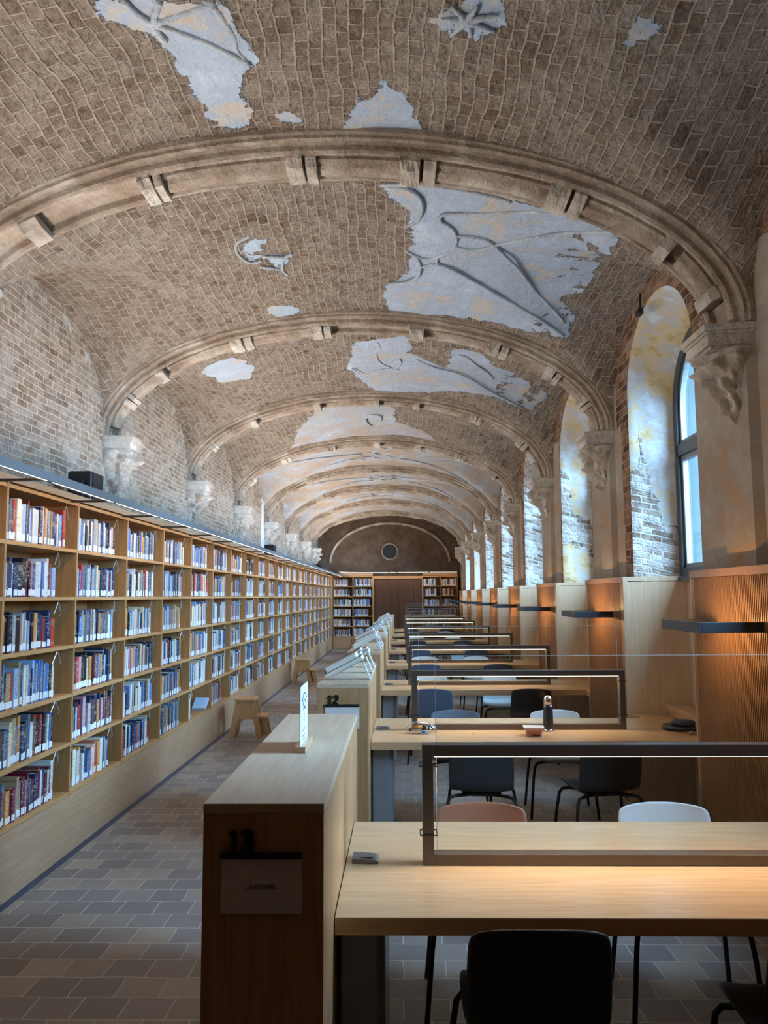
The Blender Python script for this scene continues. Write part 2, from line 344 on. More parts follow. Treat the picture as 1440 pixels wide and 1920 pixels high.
MOULD = [[[-0.09,5.13],[0.05,5.12],[0.14,5.21],[0.17,5.39],[0.13,5.58],[0.05,5.68]],[[-0.12,5.09],[0.19,5.05],[0.54,5.05],[0.75,5.07]],[[0.31,5.54],[0.4,5.63],[0.44,5.79],[0.41,5.98],[0.32,6.13],[0.23,6.2],[0.13,6.16]],[[0.31,5.54],[0.32,5.43],[0.57,5.32],[0.9,5.12],[1.21,4.93]],[[0.44,5.9],[0.55,5.92],[0.64,5.86],[0.72,5.75],[0.96,5.47],[1.2,5.19],[1.42,4.97]],[[0.43,5.72],[0.59,5.69],[0.72,5.75],[0.92,6.13],[1.16,6.57],[1.48,6.95]],[[0.31,6.15],[0.32,6.27],[0.45,6.35],[0.79,6.63],[1.19,6.89],[1.49,7.08]],[[0.06,6.1],[0.14,6.18],[0.18,6.38],[0.15,6.61],[0.04,6.75],[-0.09,6.78]],[[0.32,6.27],[0.23,6.34],[0.18,6.38]],[[-1.11,5.74],[-1.23,5.83],[-1.26,6.01],[-1.2,6.2],[-1.11,6.2]],[[-1.09,6.12],[-0.91,6.2]],[[-1.14,6.31],[-0.96,6.43]],[[-0.85,6.14],[-0.93,6.22],[-0.97,6.42],[-0.94,6.54]],[[-0.42,8.91],[-0.29,8.81],[-0.21,8.61],[-0.24,8.43]],[[-0.26,8.85],[-0.23,9.18],[-0.06,9.41],[0.02,9.17],[-0.0,9.01]],[[-0.57,9.44],[-0.45,9.68],[-0.19,9.48],[-0.0,9.44]],[[-0.42,9.68],[-0.54,9.45]],[[0.19,8.94],[0.42,9.19],[0.71,9.32],[1.14,9.77],[1.57,10.04]],[[0.54,8.61],[0.77,8.57],[1.13,9.43]],[[-0.53,12.23],[-0.45,11.98],[-0.3,12.04],[-0.3,12.42],[-0.43,12.75],[-0.52,12.5],[-0.53,12.23]],[[-1.08,3.36],[-1.15,3.5],[-1.13,3.62]],[[-1.15,3.5],[-0.95,3.65],[-0.76,3.85]],[[-1.15,3.5],[-0.99,3.45],[-0.84,3.4]],[[-1.15,3.5],[-1.21,3.4],[-1.23,3.33]],[[-0.85,3.42],[-0.8,3.62],[-0.8,3.75],[-0.74,3.88]],[[0.33,3.5],[0.26,3.43]],[[0.33,3.5],[0.37,3.4]],[[0.33,3.5],[0.47,3.44]],[[0.33,3.5],[0.47,3.55]],[[0.33,3.5],[0.36,3.6]],[[0.33,3.5],[0.26,3.62]],[[0.33,3.5],[0.2,3.51]]]

def vault_z(x, y):
    """height of the groined brick vault (numpy arrays)"""
    B = VZ+VB*np.sqrt(np.clip(1-((x-XC)/VA)**2, 0, 1))
    dy = (y-YB0+BAY/2) % BAY-BAY/2
    L = np.where(x < XC, 3.15+1.1*np.sqrt(np.clip(1-(dy/1.38)**2, 0, 1))+.06*(x-XL), 3.3+1.0*np.sqrt(np.clip(1-(dy/1.3)**2, 0, 1))-.06*(x-XR))
    k = .06; h = np.clip(k-np.abs(B-L), 0, None)/k
    return np.maximum(B, L)+h*h*k*.25
def seg_dist(px, py, poly, closed=True):
    n = len(poly); d = np.full(px.shape, 1e9); inside = np.zeros(px.shape, bool)
    for i in range(n if closed else n-1):
        ax, ay = poly[i]; bx, by = poly[(i+1) % n]
        ex, ey = bx-ax, by-ay; L2 = ex*ex+ey*ey+1e-9
        t = np.clip(((px-ax)*ex+(py-ay)*ey)/L2, 0, 1)
        d = np.minimum(d, np.hypot(px-ax-t*ex, py-ay-t*ey))
        if closed:
            c = (ay > py) != (by > py)
            xi = ax+(py-ay)*(bx-ax)/((by-ay) if by != ay else 1e-9)
            inside ^= c & (px < xi)
    return np.where(inside, d, -d) if closed else d
def build_vault():
    nx = 121; ys = np.arange(Y0, Y1+.001, .065); ys[-1] = Y1
    th = np.linspace(0, PI, nx); xs = XC-VA*np.cos(th)*.995; xs[0] = XL; xs[-1] = XR
    xs = np.clip(xs, XL, XR)
    keep = np.concatenate([[True], np.diff(xs) > 1e-4]); xs = xs[keep]; nx = len(xs)
    X, Y = np.meshgrid(xs, ys); Z = vault_z(X, Y)
    # gently uneven surface
    for s, a in ((1.1, .018), (3.3, .008)):
        Z = Z+a*np.sin(X*s*2.1+1.7*np.sin(Y*s*.9))*np.cos(Y*s*1.7+X)
    dz = np.diff(Z, axis=1); dl = np.hypot(np.diff(X, axis=1), dz)
    Vv = np.concatenate([np.zeros((len(ys), 1)), np.cumsum(dl, axis=1)], axis=1)
    mid = np.argmin(np.abs(xs-XC)); Vv = Vv-Vv[:, mid:mid+1]
    pl = np.full(X.shape, -.55)
    amp = [1.0, 1.0, 1.0, 1.0, 1.0, 1.0, 1.0, 1.0, .42, .7, .9, 1.0, .8]
    for q, a in zip(PATCH, amp):
        sd = seg_dist(X, Y, q); pl = np.maximum(pl, np.clip(sd/.16, -.6, .6)*a-(.0 if a == 1 else .15*(1-a)*2))
    far = np.clip((Y-13.9)/1.0, 0, 1)
    pl = np.maximum(pl, far*.95-.55+.12*np.sin(X*2+Y*.8))
    nearwin = (X > 1.2) & (Y > 4.9)
    pl = np.where(nearwin & (Y < 14), np.minimum(pl, .15), pl)
    me = bpy.data.meshes.new('ceiling')
    ny = len(ys); vid = np.arange(nx*ny).reshape(ny, nx)
    f = np.stack([vid[:-1, :-1], vid[1:, :-1], vid[1:, 1:], vid[:-1, 1:]], -1).reshape(-1, 4)
    me.from_pydata(np.stack([X, Y, Z], -1).reshape(-1, 3).tolist(), [], f.tolist()); me.update()
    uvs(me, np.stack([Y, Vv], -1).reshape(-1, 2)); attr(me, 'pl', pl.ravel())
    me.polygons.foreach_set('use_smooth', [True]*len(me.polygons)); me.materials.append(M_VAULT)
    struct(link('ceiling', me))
build_vault()
def vz(x, y): return float(vault_z(np.array([x]), np.array([y]))[0])
def flat_grid(name, fn, us, vs, mat, plfn, kind='structure'):
    """fn(u,v)->xyz; uv = (u,v)"""
    pts = [[fn(u, v) for u in us] for v in vs]
    mb = MB(); mb.grid(pts); me = mb.mesh(name, mat)
    uvs(me, [(u, v) for v in vs for u in us]); attr(me, 'pl', [plfn(u, v) for v in vs for u in us])
    o = link(name, me); o['kind'] = kind; return o
frange = lambda a, b, n: [a+(b-a)*i/(n-1) for i in range(n)]
def left_pl(y, z):
    v = -.6
    d = 1-max(abs(y-16.6)/.38, abs(z-3.05)/.7); v = max(v, min(.5, d*1.2))      # tall white plaster patch
    dy = (y-YB0+BAY/2) % BAY-BAY/2
    top = 3.15+1.1*max(0, 1-(dy/1.38)**2)**.5
    if z > top-.22: v = max(v, -.12)
    if y > 17: v = max(v, -.15)
    return v
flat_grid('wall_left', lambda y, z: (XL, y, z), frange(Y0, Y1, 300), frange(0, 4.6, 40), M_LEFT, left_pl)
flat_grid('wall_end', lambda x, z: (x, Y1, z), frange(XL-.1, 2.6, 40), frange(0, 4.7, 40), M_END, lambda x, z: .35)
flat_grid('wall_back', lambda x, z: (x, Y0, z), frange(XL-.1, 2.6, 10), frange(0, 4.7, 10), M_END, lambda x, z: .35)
fl = MB(); fl.box(XL-.1, 2.6, Y0-.1, Y1+.1, -.1, 0); struct(fl.build('floor', M_FLOOR))
bpy.data.objects['wall_back'].data.materials[0] = wood('back_wall_bounce_cut', (.10, .055, .03), (.05, .025, .012), 'Z', .5)  # unseen wall, darkened so less light bounces onto the near cabinet
tr = MB(); tr.box(-2.297, -2.252, Y0, 27.05, 0, .004); struct(tr.build('trim_1', M_TOE))  # dark strip laid on the floor as painted shade of the toe recess

# right wall with tall arched embrasures
WH, WZS, WRISE = .80, 3.48, .66        # half width, springing, rise at the room side
VH, VZS, VRISE = .62, 3.32, .60        # at the glass
XG = 2.40
def arch(yc, hw, zs, rise, zb, n=28):
    p = [(yc-hw, zb+(zs-zb)*i/8) for i in range(8)]
    p += [(yc-hw*math.cos(PI*i/n), zs+rise*math.sin(PI*i/n)) for i in range(n+1)]
    p += [(yc+hw, zs-(zs-zb)*(i+1)/8) for i in range(8)]
    return p
BAYS = [YB0+BAY*k for k in range(-1, 7)]
def right_pl(y, z):
    dyp = (y-YP0+BAY/2) % BAY-BAY/2
    v = .5
    if dyp < -.45 and z < 3.9: v = -.5             # bare brick strip on the far side of each opening
    if z > 3.3 and abs(dyp) > .3: v = -.1
    if y < 4.6: v = .5
    if 7.9 < y < 11: v = .35 if dyp > -.6 else -.1
    if z > 3.7: v = -.45
    return v
def build_right_wall():
    mb = MB(); uvl = []; pll = []
    def col(ya, yb, za, zb, za2=None, n=14):
        za2 = za if za2 is None else za2
        rows = []
        for i in range(n+1):
            t = i/n; r = []
            for k in range(3):
                s = k/2; y = ya+(yb-ya)*s; z0_ = za+(za2-za)*s; z = z0_+(zb-z0_)*t
                r.append((XR, y, z)); uvl.append((y, z)); pll.append(right_pl(y, z))
            rows.append(r)
        mb.grid(rows)
    y = Y0
    for yc in BAYS:
        lo = yc-WH
        m = max(1, int((lo-y)/.1)); 
        if lo > y:
            for i in range(m): col(y+(lo-y)*i/m, y+(lo-y)*(i+1)/m, 0, 4.6, n=40)
        n = 28
        for i in range(n):
            a0, a1 = PI*i/n, PI*(i+1)/n
            col(yc-WH*math.cos(a0), yc-WH*math.cos(a1), WZS+WRISE*math.sin(a0), 4.6, WZS+WRISE*math.sin(a1), n=6)
        y = yc+WH
    m = 20
    for i in range(m): col(y+(Y1-y)*i/m, y+(Y1-y)*(i+1)/m, 0, 4.6, n=40)
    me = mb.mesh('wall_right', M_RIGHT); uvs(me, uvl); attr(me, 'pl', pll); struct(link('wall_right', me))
build_right_wall()
def reveal_pl(k, s, z, far):
    """s: 0 at the room, 1 at the glass"""
    if not far: return .4
    if k == 0:
        edge = .52+.05*math.sin(z*7) if z < 2.75 else (.32 if z < 3.02 else -.5)
        if z < 2.12: edge = .9
        return max(-.5, min(.5, (s-edge)*2.2))
    if k == 1:
        d = math.hypot((s-.45)*.9, (z-2.55)*.8); e = .33-d
        return -.5 if (e > 0) or (z > 2.5 and s < .3 and z < 3.2) else .5
    if k in (2, 3, 4, 7): return -.5
    return .35 if k > 4 else .3
for bi, yc in enumerate(BAYS):
    k = bi-1
    fr = arch(yc, WH, WZS, WRISE, 0, 28); bk = arch(yc, VH, VZS, VRISE, 0, 28)
    mb = MB(); uvl = []; pll = []; rows = []; L = 0; ns = 9
    for i, (a, b) in enumerate(zip(fr, bk)):
        if i: L += math.hypot(a[0]-fr[i-1][0], a[1]-fr[i-1][1])
        r = []
        for j in range(ns+1):
            s = j/ns; wob = .012*math.sin(i*1.9+j*.8) if 0 < j < ns else 0
            if j == 1: wob = -.004-abs(.012*math.sin(i*2.3)+.008*math.sin(i*5.1))
            y = a[0]+(b[0]-a[0])*s+wob*(1 if a[0] > yc else -1); z = a[1]+(b[1]-a[1])*s
            r.append((XR+(XG+.04-XR)*s, y, z)); uvl.append((s*.42+k*.7, L)); pll.append(reveal_pl(k, s, z, a[0] > yc))
        rows.append(r)
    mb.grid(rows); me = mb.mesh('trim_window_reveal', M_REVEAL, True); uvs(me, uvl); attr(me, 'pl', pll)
    struct(link('trim_%d' % (2+bi), me))
    # window
    w = bpy.data.objects.new('window_%d' % (bi+1), None); COL.objects.link(w); w.location = (XG, yc, 1.90); struct(w)
    def ring(h0, zs0, r0, b0, h1, zs1, r1, b1, xa, xb):
        A = arch(0, h0, zs0-1.9, r0, b0); B = arch(0, h1, zs1-1.9, r1, b1); m = MB(); n = len(A)
        A.append(A[0]); B.append(B[0])
        for i in range(n):
            a, a2, b, b2 = A[i], A[i+1], B[i], B[i+1]
            m.add([(xa, *a), (xa, *a2), (xa, *b2), (xa, *b), (xb, *a), (xb, *a2), (xb, *b2), (xb, *b)], [(0, 1, 2, 3), (7, 6, 5, 4), (3, 2, 6, 7), (0, 4, 5, 1)])
        return m
    m = ring(VH+.02, VZS+.01, VRISE+.01, -.02, VH-.065, VZS, VRISE-.06, .07, -.03, .05)
    m.box(-.03, .05, -VH+.03, VH-.03, 1.02, 1.12)
    m.build('window_frame', M_FRAME, w, bevel=.004)
    m = ring(VH-.065, VZS, VRISE-.06, .07, VH-.10, VZS, VRISE-.095, .11, -.005, .04)
    m.box(-.005, .04, -VH+.08, VH-.08, .98, 1.02); m.box(-.005, .04, -VH+.08, VH-.08, 1.12, 1.155)
    m.build('window_sash', M_BAR, w, bevel=.003)
    g = MB(); g.prism(arch(0, VH-.09, VZS-1.9, VRISE-.08, .1), .012, .02, 'X'); g.build('window_pane', M_GLASS, w)
    mb = MB(); mb.box(-.06, .05, -VH-.02, VH+.02, -.04, -.001); mb.build('window_sill', M_FRAME, w)
# plaster pilasters under the corbels
ti = 2+len(BAYS)
for k in range(-1, 8):
    yp = YP0+BAY*k
    if yp+.2 > Y1: continue
    m = MB(); rows = []
    for z in frange(1.9, 3.2, 14):
        rows.append([(XR+.005, yp-.24, z), (XR-.05, yp-.2, z), (XR-.055, yp, z), (XR-.05, yp+.2, z), (XR+.005, yp+.24, z)])
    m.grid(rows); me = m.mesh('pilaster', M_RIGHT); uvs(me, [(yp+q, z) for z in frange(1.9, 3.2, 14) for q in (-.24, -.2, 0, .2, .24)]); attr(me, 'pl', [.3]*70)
    struct(link('trim_%d' % ti, me)); ti += 1
# moulded plaster lines on the vault
def smooth_line(q, n=6):
    P = [Vector((*p, 0)) for p in q]
    if len(P) < 3: return [P[0].lerp(P[-1], i/10) for i in range(11)]
    out = []
    for i in range(len(P)-1):
        p0, p1, p2, p3 = P[max(i-1, 0)], P[i], P[i+1], P[min(i+2, len(P)-1)]
        for j in range(n):
            t = j/n; out.append(.5*((2*p1)+(-p0+p2)*t+(2*p0-5*p1+4*p2-p3)*t*t+(-p0+3*p1-3*p2+p3)*t**3))
    return out+[P[-1]]
m = MB()
for i, q in enumerate(MOULD):
    thick = .017 if i >= 20 else (.013 if i < 13 else .011)
    pts = [(p.x, p.y, vz(p.x, p.y)-.004) for p in smooth_line(q)]
    m.tube(pts, [thick*(.85+.3*abs(math.sin(j*1.3+i)))*(1 if i < 24 else 1.25-1.0*j/len(pts)) for j in range(len(pts))], 8)
# quatrefoils and curved ribs of the better kept far bays
for k, cx in ((3, -.2), (4, -.35), (5, -.3), (6, -.35)):
    yc = YB0+BAY*k-3.03+.2
    if k == 3: continue
    for (dx, dy, r) in ((0, -.35, .17), (0, .1, .17), (-.25, -.1, .17), (.25, -.1, .17)):
        m.tube([(cx+dx+r*math.cos(t), yc+dy+r*1.3*math.sin(t), vz(cx+dx+r*math.cos(t), yc+dy+r*1.3*math.sin(t))-.004) for t in frange(0, 2*PI, 20)], .012, 6)
    for sx, sy in ((1, 1), (-1, 1), (1, -1), (-1, -1)):
        m.tube([(cx+sx*(.35+1.5*t), yc+sy*(.25+.95*t*t), vz(cx+sx*(.35+1.5*t), yc+sy*(.25+.95*t*t))-.012) for t in frange(0, 1, 14)], .015, 6)
o = m.build('trim_%d' % ti, M_RELIEF, smooth=True); struct(o); ti += 1
# end wall: blind arch moulding and round dark opening
m = MB(); R2 = 2.05
m.tube([(-.37-R2*math.cos(t), Y1-.01, 2.9+1.35*math.sin(t)) for t in frange(0, PI, 40)], .05, 8)
struct(m.build('trim_%d' % ti, M_RELIEF if 0 else M_STONE, smooth=True)); ti += 1
oc = thing('round_opening', (-.37, Y1-.02, 3.27), 'round black opening in the brown end wall above the dark doors', 'opening')
m = MB(); m.prism([(.25*math.cos(t), .25*math.sin(t)) for t in frange(0, 2*PI, 33)[:-1]], -.004, .01, 'Y'); m.build('dark_disc', M_BLACK, oc)
m = MB(); m.tube([(.27*math.cos(t), 0, .27*math.sin(t)) for t in frange(0, 2*PI, 33)], .022, 8, False); m.build('stone_ring', M_STONE, oc, True)

# ------------------------------------------------------------------ stone rib arches with carved blocks
RA, RB, RZ = 2.33, 1.05, 3.303
def rib_frame(t):
    x = XC-RA*math.cos(t); z = RZ+RB*math.sin(t)
    nx, nz = -math.cos(t)*RB, math.sin(t)*RA; l = math.hypot(nx, nz)
    return x, z, nx/l, nz/l
def rib_piece(t0, t1, prof, seed, n, amp=.006):
    rows = []
    for i in range(n+1):
        t = t0+(t1-t0)*i/n; x, z, nx, nz = rib_frame(t); r = []
        for (dy, d) in prof:
            e = amp*mnoise.noise(Vector((x*5+seed, dy*9, z*5))) + amp*.8*mnoise.noise(Vector((x*17, dy*25, z*17+seed)))
            r.append((x+nx*(d+e), dy+e, z+nz*(d+e)))
        rows.append(r)
    return rows
def rib_solid(t0, t1, prof, seed, n, amp=.006):
    rows = rib_piece(t0, t1, prof, seed, n, amp); m = MB(); m.grid(rows); nc = len(prof)
    m.face(rows[0][::-1]); m.face(rows[-1]); return m
MAIN = [(-.25, .22), (-.25, .125), (-.235, .115), (-.235, .095), (-.215, .085), (-.19, .095), (-.175, .085), (-.175, .055), (-.16, .04), (-.135, .04), (-.12, .055), (-.12, .09), (.12, .09), (.12, .055), (.135, .04), (.16, .04), (.175, .055), (.175, .085), (.19, .095), (.215, .085), (.235, .095), (.235, .115), (.25, .125), (.25, .22)]
LOW = [(-.105, .09), (-.105, .035), (-.085, .022), (-.07, .035), (-.05, .012), (-.02, .0), (.02, .0), (.05, .012), (.07, .035), (.085, .022), (.105, .035), (.105, .09)]
BLK = [(-.135, .10), (-.14, .03), (-.10, -.012), (0, -.018), (.10, -.012), (.14, .03), (.135, .10)]
WHERE = ['nearest the camera', 'second from the camera', 'third from the camera', 'fourth from the camera', 'fifth from the camera', 'sixth from the camera', 'seventh from the camera', 'eighth from the camera, farthest of all']
for k in range(-2 if Y0 < -1.5 else -1, 8):
    yp = YP0+BAY*k
    if yp > Y1-.3: continue
    inview = k >= 0
    lab = 'weathered stone rib arch spanning the brick vault, %s' % (WHERE[k] if inview else 'behind the camera, %s' % ORD[-k-1])
    t = thing('stone_rib_arch', (0, yp, 0), lab, 'arch', 'stone rib arches across the vault')
    rnd = random.Random(50+k)
    n_seg = 5 if k < 4 else 1
    rib_solid(0, PI, MAIN, k*3.1, 150 if k < 3 else 80, .010).build('arch_moulding', M_STONE, t, 'sharp')
    tt = .10
    while tt < PI-.12:
        ln = rnd.uniform(.16, .34); gap = rnd.uniform(.06, .12)
        if rnd.random() > .16:
            rib_solid(tt, min(tt+ln, PI-.02), LOW, k+tt, 14, .004).build('moulding_segment', M_STONE, t, 'sharp')
        b0 = tt+ln
        if b0+gap < PI-.02 and k < 4:
            rib_solid(b0, b0+gap*.55, BLK, tt*7, 5, .028).build('carved_block', M_CORBEL, t)
            if rnd.random() > .4: rib_solid(b0+gap*.65, b0+gap, BLK, tt*9, 3, .02).build('carved_block', M_CORBEL, t)
        tt = b0+gap

# ------------------------------------------------------------------ carved corbels
def corbel_mesh(seed, n1=70, n2=64):
    rnd = random.Random(seed); m = MB(); rows = []
    bumps = [(rnd.uniform(-1.1, 1.1), rnd.uniform(.08, .85), rnd.uniform(.10, .26), rnd.uniform(.05, .13), rnd.choice((1, 1, -1))*rnd.uniform(.02, .055)) for _ in range(30)]
    bumps += [(rnd.uniform(-1.2, 1.2), rnd.uniform(.06, .9), rnd.uniform(.05, .10), rnd.uniform(.02, .05), rnd.choice((1, -1))*rnd.uniform(.015, .035)) for _ in range(40)]
    bumps += [(-.75, .16, .22, .09, .06), (.75, .16, .22, .09, .06), (0, .45, .30, .16, .05), (.15, .30, .4, .03, -.04), (-.4, .62, .1, .2, -.03)]
    for i in range(n1+1):
        t = i/n1; r0 = .215*(1-t)**.55*(1-.25*t)+.018; r0 *= 1+.08*math.sin(t*9)
        r = []
        for j in range(n2+1):
            ph = -PI/2+PI*j/n2; rr = r0*(1+.10*math.cos(ph*5+t*3))
            for (bp, bt, sp, st, h) in bumps: rr += h*math.exp(-((ph-bp)/sp)**2-((t-bt)/st)**2)
            rr += .012*mnoise.noise(Vector((ph*4+seed, t*14, 0)))
            rr = max(rr, .01)
            r.append((max(0, rr*math.cos(ph)*1.05), rr*math.sin(ph)*.92, -t*.44))
        rows.append(r)
    m.grid(rows); m.face([r for r in rows[0]]); m.face([r for r in rows[-1]][::-1])
    return m.mesh('carved_bracket', M_CORBEL, True)
def abacus():
    m = MB()
    for (x, y, z0, z1) in ((.275, .245, .10, .14), (.262, .232, .085, .10), (.25, .22, .02, .085), (.232, .205, 0, .02)):
        m.prism([(0, -y), (x, -y*.80), (x, y*.80), (0, y)], z0, z1)
    return m.mesh('moulded_capital', M_CORBEL)
ab = abacus()
for k in range(-2 if Y0 < -1.5 else -1, 8):
    yp = YP0+BAY*k
    if yp > Y1-.3: continue
    for side in (0, 1):
        w = ('the %s of the row' % ORD[k]) if k >= 0 else 'behind the camera, %s' % ORD[-k-1]
        lab = 'carved stone corbel on the %s wall, %s' % ('window' if side else 'bookcase side', w)
        t = thing('stone_corbel', (XR if side else XL, yp, 3.16), lab, 'corbel', 'carved corbels under the ribs', PI if side else 0)
        link('moulded_capital', ab, t, .004); link('carved_bracket', corbel_mesh(k*2+side+3), t)
hk = MB(); hk.tube([(1.99, 6.42, 4.22), (1.985, 6.41, 4.14), (1.98, 6.40, 4.08), (1.95, 6.38, 4.05)], .008); hk.box(1.945, 1.985, 6.33, 6.42, 4.02, 4.07)
tag(hk.build('iron_hook', M_BLACK), 'rusty iron hook hanging at the top of the nearest window arch', 'hook')

# ------------------------------------------------------------------ oak pier panels, alcoves, sconces
def pier_meshes():
    hy = .70; W = MB()
    # fluted gently bulging front, in local coords: x=0 at room face, wall to +x
    rows_b, rows_t = [], []
    n = 62; m0 = .075
    ys = [-hy, -hy+m0]; ds = [0, 0]
    for i in range(n):
        a = -hy+m0+(2*hy-2*m0)*i/n; w = (2*hy-2*m0)/n
        for s, d in ((.04, 0), (.40, 0), (.46, .018), (.92, .018), (.98, 0)): ys.append(a+w*s); ds.append(d)
    ys += [hy-m0, hy]; ds += [0, 0]
    bul = lambda y: -.03*(1-(y/hy)**2)
    m = MB(); m.grid([[(bul(y)+d+.004, y, z) for y, d in zip(ys, ds)] for z in (.0, 1.855)])
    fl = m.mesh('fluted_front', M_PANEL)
    m = MB(); yy = frange(-hy, hy, 15)
    m.prism([(bul(y)-.006, y) for y in yy]+[(.03, hy), (.03, -hy)], 1.857, 1.905)
    cap = m.mesh('cap_rail', M_PANEL)
    m = MB(); m.prism([(0, -hy), (.47, -hy-.23), (.4695, -hy-.21), (0, -hy+.02)], 0, 1.862); m.prism([(-.0, -hy-.004), (.04, -hy-.024), (.04, -hy), (0, -hy+.01)], 0, 1.905); m.prism([(0, -hy-.003), (.47, -hy-.236), (.47, -hy-.20), (0, -hy+.03)], 1.868, 1.905)
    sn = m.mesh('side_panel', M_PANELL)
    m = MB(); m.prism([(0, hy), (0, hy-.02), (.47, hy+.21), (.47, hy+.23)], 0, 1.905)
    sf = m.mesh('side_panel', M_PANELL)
    m = MB(); m.prism([(.02, -hy), (.10, -hy), (.10, hy), (.02, hy)], 1.88, 1.90)
    tp = m.mesh('top_ledge', M_PANEL)
    return fl, cap, sn, sf, tp
pm = pier_meshes()
def near_word(k): return ('nearest', 'second nearest', 'third nearest', 'fourth nearest', 'fifth nearest', 'sixth nearest', 'seventh nearest', 'eighth nearest')[k] if k >= 0 else ['behind the camera', 'far behind the camera'][-k-1]
for k in range(-2 if Y0 < -1.5 else -1, 8):
    yp = YP0+BAY*k
    if yp > Y1: continue
    t = thing('fluted_pier_panel', (1.93, yp, 0), 'warm oak fluted panel between two window alcoves, %s of its row' % near_word(k), 'wall panel', 'fluted oak panels on the piers')
    for nm, me in zip(('fluted_front', 'cap_rail', 'side_panel', 'side_panel', 'top_ledge'), pm): link(nm, me, t, .0015 if nm != 'fluted_front' else 0)
def sconce(yp, k):
    t = thing('wall_sconce', (1.90, yp-.10, 1.575), 'black bracket lamp glowing on the fluted oak pier, %s of its row' % near_word(k), 'lamp', 'black wall lamps on the oak piers')
    m = MB(); y0, y1, x0 = -.30, .30, -.33
    m.box(x0, x0+.018, y0, y1, -.028, .028); m.box(x0+.018, .02, y0, y0+.018, -.028, .028); m.box(x0+.018, -.05, y1-.018, y1, -.028, .028)
    m.build('bracket_frame', M_SCONCE, t, bevel=.002)
    m = MB(); m.box(x0+.018, -.05, y0+.018, y1-.018, .012, .022); m.build('timber_shelf', M_PANELL, t) if False else None
    m = MB(); m.box(x0+.019, x0+.024, y0+.03, y1-.03, -.012, .012); m.build('led_strip', M_LED, t)
    L = light_obj('sconce_light', 'AREA', (x0+.03, 0, 0), (1.0, .58, .25), 5.0, (1, 0, 0), shape='RECTANGLE', size=.03, size_y=.5)
    L.rotation_euler = (0, -PI/2, 0); L.data.size = .03; L.data.size_y = .5
    L.parent = t
for k in range(-1, 8):
    yp = YP0+BAY*k
    if yp < Y1-.4: sconce(yp, k)
for bi, yc in enumerate(BAYS):
    k = bi-1
    nm = near_word(bi)
    t = thing('alcove_counter', (1.93, yc, 0), 'oak counter at table height filling the window alcove, %s of its row' % nm, 'counter', 'oak counters in the window alcoves')
    m = MB(); m.prism([(.03, -.77), (.45, -.575), (.45, .565), (.03, .77)], .695, .748); m.build('counter_top', M_TABLE, t, bevel=.002)
    m = MB(); m.prism([(.30, -.635), (.45, -.575), (.45, .565), (.30, .635)], .749, .795); m.build('rear_ledge', M_TABLE, t, bevel=.002)
    m = MB(); m.prism([(.28, -.645), (.45, -.575), (.45, .565), (.28, .645)], .797, .845); m.build('rear_ledge', M_TABLE, t, bevel=.002)
    t = thing('alcove_back_panel', (2.40, yc, 0), 'oak back panel below the tall window in the alcove, %s of its row' % nm, 'wall panel', 'oak back panels below the windows')
    m = MB(); m.box(.001, .021, -.66, .66, 0, 1.86); m.build('panel_board', M_PANELL, t)
    m = MB(); m.box(.001, .03, -.66, .66, 1.865, 1.90); m.build('cap_rail', M_PANELL, t, bevel=.002)

# ------------------------------------------------------------------ long bookcase, bay by bay
XS, BS, ZP, ZT, BD = -2.297, 1.037, .422, 2.435, .33
RH = (ZT-.0125-ZP)/6
def case_parts(w, name_first=True):
    """a bay: local x depth (0 front, -BD back), y width 0..w"""
    T = []
    for y0 in (0, w-.011): m = MB(); m.box(-BD, 0, y0, y0+.011, ZP-.02, ZT); T.append(('side_panel', m.mesh('side_panel', M_OAKSV)))
    for i in range(7):
        z = ZP+i*RH; m = MB(); m.box(-BD+.005, -.001, .0112, w-.0112, z-.024, z); T.append(('shelf', m.mesh('shelf', M_OAKS)))
    m = MB(); m.box(-BD, -BD+.004, .0112, w-.0112, ZP, ZT-.03); T.append(('back_panel', m.mesh('back_panel', M_OAKSV)))
    m = MB(); m.box(-.022, -.0005, .0005, w-.0005, .006, ZP-.026); T.append(('plinth_panel', m.mesh('plinth_panel', M_OAKP)))
    m = MB(); m.box(-.17, -.15, 0, w, ZT+.001, ZT+.09); T.append(('top_upstand', m.mesh('top_upstand', M_OAKP)))
    m = MB(); m.box(-BD, -.001, .0112, w-.0112, ZT-.001+.0005, ZT+.001); T.append(('top_board', m.mesh('top_board', M_OAKS)))
    return T
cp = case_parts(BS)
NB0, NB1 = -4, 21
YS0 = 5.6436
for j in range(-3, NB1):
    y = YS0+BS*(j-1)            # j = 0 is the first bay seen whole
    if y+BS > 27.2: continue
    lab = 'oak bookcase bay along the brick wall, %s' % ('%s whole bay from the left' % ORD[j] if j >= 0 else ['cut by the left edge of the photo', 'beside the camera', 'one behind the camera', 'two behind the camera'][-j-1])
    t = thing('bookcase', (XS, y, 0), lab, 'bookcase', 'oak bookcase bays along the brick wall')
    for nm, me in cp: link(nm, me, t, .0012 if nm in ('side_panel', 'shelf') and j < 6 else 0, 1)
YE = 27.04
JL = max(j for j in range(NB0, NB1) if YS0+BS*j <= 27.2)
yl = YS0+BS*JL
m = MB(); m.box(-.33, 0, 0, YE-yl+.02, 0, ZT)
tag(m.build('bookcase_filler', M_OAKSV, loc=(XS, yl+.001, 0)), 'plain oak filler panel in the far corner between the two bookcases', 'panel')
